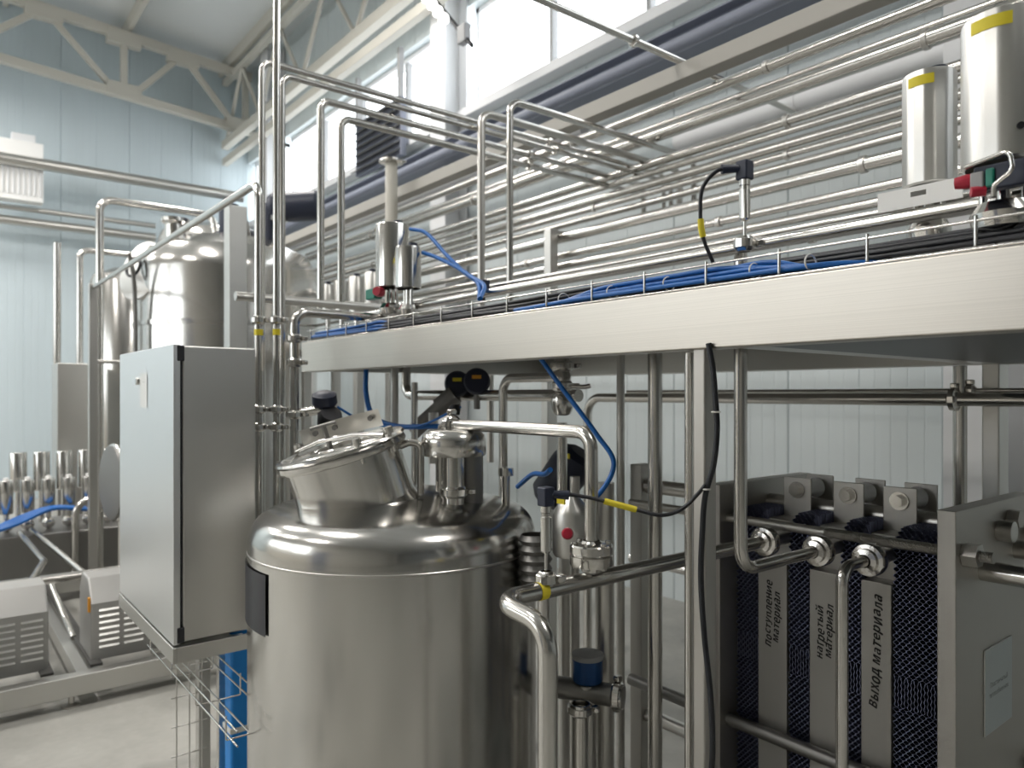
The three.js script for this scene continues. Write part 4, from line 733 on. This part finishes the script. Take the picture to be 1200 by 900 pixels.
{ // cluster of valves on a stand behind the risers
  const t = thing('valve_stand', 'grey steel stand carrying a far valve cluster behind the risers', 'stand', [-5.1, 0, -2.45]);
  part(t, 'shelf', box(-5.6, -4.6, E + 0.30, E + 0.35, -2.65, -2.3, 0.005), M.pipeDull);
  for (const x of [-5.55, -4.65]) for (const z of [-2.6, -2.35]) part(t, 'leg', box(x - 0.03, x + 0.03, 0, E + 0.30, z - 0.03, z + 0.03, 0.004), M.pipeDull);
  part(t, 'header_pipe', rod([-5.6, 0.42, -2.5], [-4.6, 0.42, -2.5], 0.04), M.pipeDull);
  for (let k = 0; k < 4; k++) {
    const x = -5.48 + k * 0.25, v = thing('seat_valve', 'far steel seat valve on the grey stand behind the risers', 'valve', [x, E + 0.45, -2.5], 'far valves on the grey stand');
    part(v, 'stem', rod([x, 0.45, -2.5], [x, 0.6, -2.5], 0.022, 12), M.clamp);
    part(v, 'cylinder', place(lathe([[0.055, 0], [0.06, 0.006], [0.06, 0.26], [0.055, 0.27], [0, 0.27]], 24), [x, 0.6, -2.5]), M.sheet);
    part(v, 'cap', place(lathe([[0, 0.03], [0.024, 0.024], [0.026, 0]].reverse(), 12), [x, 0.87, -2.5]), M.navy);
  }
}
tube('far upright pipe bending over towards the big far tank top', [[-6.8, -1.45, -1.11], [-6.8, 1.6, -1.11], [-6.8, 1.6, -2.0], [-6.6, 1.25, -2.0]], 0.03, { bend: 0.1 });
tube('thin far upright pipe in the open by the end wall', [[-9.34, -1.65, -1.115], [-9.34, 1.65, -1.115]], 0.038);
tube('far upright pipe with a link to its thin neighbour', [[-9.2, -1.65, -1.31], [-9.2, 1.58, -1.31], [-9.2, 1.58, -2.4]], 0.033);
tube('upper stainless pipe run along the end wall', [[-12.9, 3.42, 2], [-12.9, 3.42, -4.3]], 0.085, { mat: M.pipeDull });
tube('middle thin pipe run along the end wall', [[-13.35, 2.82, 2], [-13.35, 2.82, -3.0]], 0.04, { mat: M.pipeDull });
tube('lowest thick pipe run along the end wall', [[-13.35, 2.62, 2], [-13.35, 2.62, -3.0]], 0.07, { mat: M.pipeDull });
{ // fan heater on the end wall
  const t = thing('fan_heater', 'white finned fan heater hanging on the end wall pipes', 'heater', [-13.1, E + 2.85, -1.0]);
  part(t, 'casing', box(-13.22, -12.98, E + 2.86, E + 3.75, -1.38, -0.6, 0.02), M.white);
  for (let k = 0; k < 11; k++) part(t, 'fin', box(-12.98, -12.955, E + 2.95, E + 3.45, -1.34 + k * 0.066, -1.32 + k * 0.066, 0.003), M.paintWhite);
  part(t, 'top_lamp', box(-13.15, -13.0, E + 3.75, E + 3.86, -1.28, -0.98, 0.01), M.paintWhite);
  part(t, 'bracket', box(-13.7, -13.22, E + 3.3, E + 3.36, -1.03, -0.97, 0.004), M.grey);
}
single('equipment_box', 'brownish steel box behind the far upright pipes', 'box', box(-8.6, -8.2, 0, E + 0.3, -1.35, -0.98, 0.01), M.pipeDull);
// pump skid
{
  const t = thing('pump_skid', 'low steel pump skid frame on feet along the floor', 'skid', [-5.4, 0, -0.6]);
  part(t, 'side_rail', box(-4.53, -4.45, 0.06, 0.165, -1.75, 1.2, 0.004), M.sheet);
  part(t, 'side_rail', box(-6.9, -6.82, 0.06, 0.165, -1.75, 1.2, 0.004), M.sheet);
  for (const z of [-1.7, -1.15, -0.66, -0.05, 0.6]) part(t, 'cross_rail', box(-6.82, -4.53, 0.075, 0.16, z - 0.03, z + 0.03, 0.004), M.sheet);
for (const z of [-0.12, -0.5, -0.73, -1.1]) part(t, 'pump_rail', box(-6.82, -4.56, 0.16, 0.176, z - 0.03, z + 0.03, 0.002), M.darkTray);
  for (const x of [-4.49, -6.86]) for (const z of [-1.6, -0.6, 0.5]) part(t, 'foot', place(lathe([[0, 0], [0.045, 0], [0.045, 0.01], [0.015, 0.02], [0.015, 0.062], [0, 0.062]], 16), [x, -E, z]), M.pipeDull);
  part(t, 'drip_tray', box(-7.9, -6.95, E - 1.46, E - 1.12, -1.55, 0.6, 0.01), M.darkSteel);
  for (const z of [-1.5, -0.7, 0.3]) part(t, 'stanchion', box(-7.3, -7.24, 0, E - 1.45, z - 0.03, z + 0.03, 0.004), M.pipeDull);
  part(t, 'level_pipe', rod([-5.5, -1.18, 0.5], [-5.5, -1.18, -1.7], 0.03), M.pipe);
}
[[-0.10, -0.515, 'louvred grey pump shroud at the open end of the skid', false], [-0.715, -1.13, 'louvred grey pump shroud with orange warning label on the skid', true]].forEach(([za, zb, label, tag]) => {
  const t = thing('pump_shroud', label, 'pump', [-4.83, 0.175, (za + zb) / 2]), xf = -4.65, xb = -5.02, y0 = 0.176, ym = 0.50, yt = 0.60;
  const s = new THREE.Shape(); s.moveTo(0, 0); s.lineTo(xb - xf, 0); s.lineTo(xb - xf, ym - y0); s.lineTo(xb - xf + 0.08, yt - y0); s.lineTo(-0.1, yt - y0); s.lineTo(0, ym - y0 - 0.02);
  const g = new THREE.ExtrudeGeometry(s, { depth: za - zb - 0.02, bevelEnabled: true, bevelThickness: 0.01, bevelSize: 0.008, bevelSegments: 2 }); g.translate(xf, y0, zb + 0.01); part(t, 'casing', g, M.shroud);
  for (let c = 0; c < 3; c++) for (let k = 0; k < 7; k++) { const z1 = za - 0.03 - c * 0.125, gg = new THREE.BoxGeometry(0.012, 0.012, 0.1); gg.rotateZ(0.5); gg.translate(xf + 0.008, y0 + 0.06 + k * 0.034, z1 - 0.06); part(t, 'louvre', gg, M.sheet); }
  if (tag) part(t, 'warning_label', box(xf - 0.03, xf - 0.005, y0 + 0.26, y0 + 0.34, za - 0.0, za + 0.0115, 0.001), M.orange);
});
// row of small seat valves over the drip tray
for (let k = 0; k < 7; k++) {
  const x = -7.2, z = -0.36 - k * 0.146, t = thing('seat_valve', 'small steel seat valve in the front row over the skid drip tray', 'valve', [x, E - 1.12, z], 'front row of seat valves on the skid');
  part(t, 'cylinder', place(lathe([[0.047, 0], [0.05, 0.006], [0.05, 0.265], [0.047, 0.27], [0, 0.27]], 24), [x, -0.97, z]), M.mirror);
  part(t, 'stem', rod([x, -1.125, z], [x, -0.97, z], 0.02, 12), M.clamp);
  part(t, 'valve_body', place(lathe([[0, -0.05], [0.04, -0.03], [0.05, 0], [0.04, 0.03], [0, 0.05]], 18, 1), [x, -1.07, z]), M.clamp);
  part(t, 'cap', place(lathe([[0, 0.025], [0.02, 0.02], [0.022, 0]].reverse(), 12), [x, -0.70, z]), M.white);
}
for (let k = 0; k < 6; k++) {
  const x = -7.6, z = -0.62 - k * 0.17, t = thing('seat_valve', 'larger steel seat valve in the rear row over the skid drip tray', 'valve', [x, E - 1.12, z], 'rear row of seat valves on the skid');
  part(t, 'cylinder', place(lathe([[0.06, 0], [0.065, 0.006], [0.065, 0.33], [0.06, 0.34], [0, 0.34]], 24), [x, -0.84, z]), M.mirror);
  part(t, 'stem', rod([x, -1.125, z], [x, -0.84, z], 0.022, 12), M.clamp);
}
for (let k = 0; k < 4; k++) single('skid_hose', 'blue hose draped along the seat valves on the skid', 'hose', cable([[-7.08 + 0.034 * k, -1.10, 0.1], [-7.06 + 0.034 * k, -1.08, -0.35], [-7.07 + 0.034 * k, -0.99 - 0.01 * k, -0.58], [-7.08 + 0.034 * k, -0.93, -0.8], [-7.1 + 0.034 * k, -0.96, -1.05]], 0.016, 24, 8), M.blue, 'blue hoses on the skid');
tube('slanting pipe with a kink dropping to the skid pump', [[-6.96, -1.10, -0.58], [-5.9, -1.14, -0.627], [-5.0, -1.14, -0.43]], 0.022, { bend: 0.05 });
tube('slanting straight pipe dropping from drip tray to the skid', [[-6.96, -1.08, -0.66], [-5.6, -1.26, -0.88], [-5.6, -1.48, -0.88]], 0.022);
tube('slanting thin leg pipe between the two pump shrouds', [[-5.75, -1.26, -0.65], [-5.15, -1.48, -0.70]], 0.018);
tube('curved hose pipe arching over the skid valves', [[-6.9, -1.5, -0.95], [-6.9, -0.86, -0.95], [-6.9, -0.86, -1.3]], 0.028, { bend: 0.14 });
{
  const c = [-5.57, -0.6, -1.0], t = thing('hand_wheel', 'round dark disc wheel standing edge on beside the cabinet', 'wheel', [c[0], E - 1.0, c[2]]);
  part(t, 'disc', place(lathe([[0, -0.02], [0.24, -0.02], [0.25, -0.01], [0.25, 0.03], [0.23, 0.035], [0, 0.02]], 40), c, [0.1, 0, 1]), M.darkSteel);
  part(t, 'rim', place(new THREE.TorusGeometry(0.25, 0.018, 8, 48).rotateX(Math.PI / 2), c, [0.1, 0, 1]), M.clamp);
  part(t, 'stand', rod([c[0], -1.475, c[2] - 0.05], [c[0], -0.6, c[2] - 0.05], 0.03), M.pipeDull);
}

renderer.render(scene, camera);
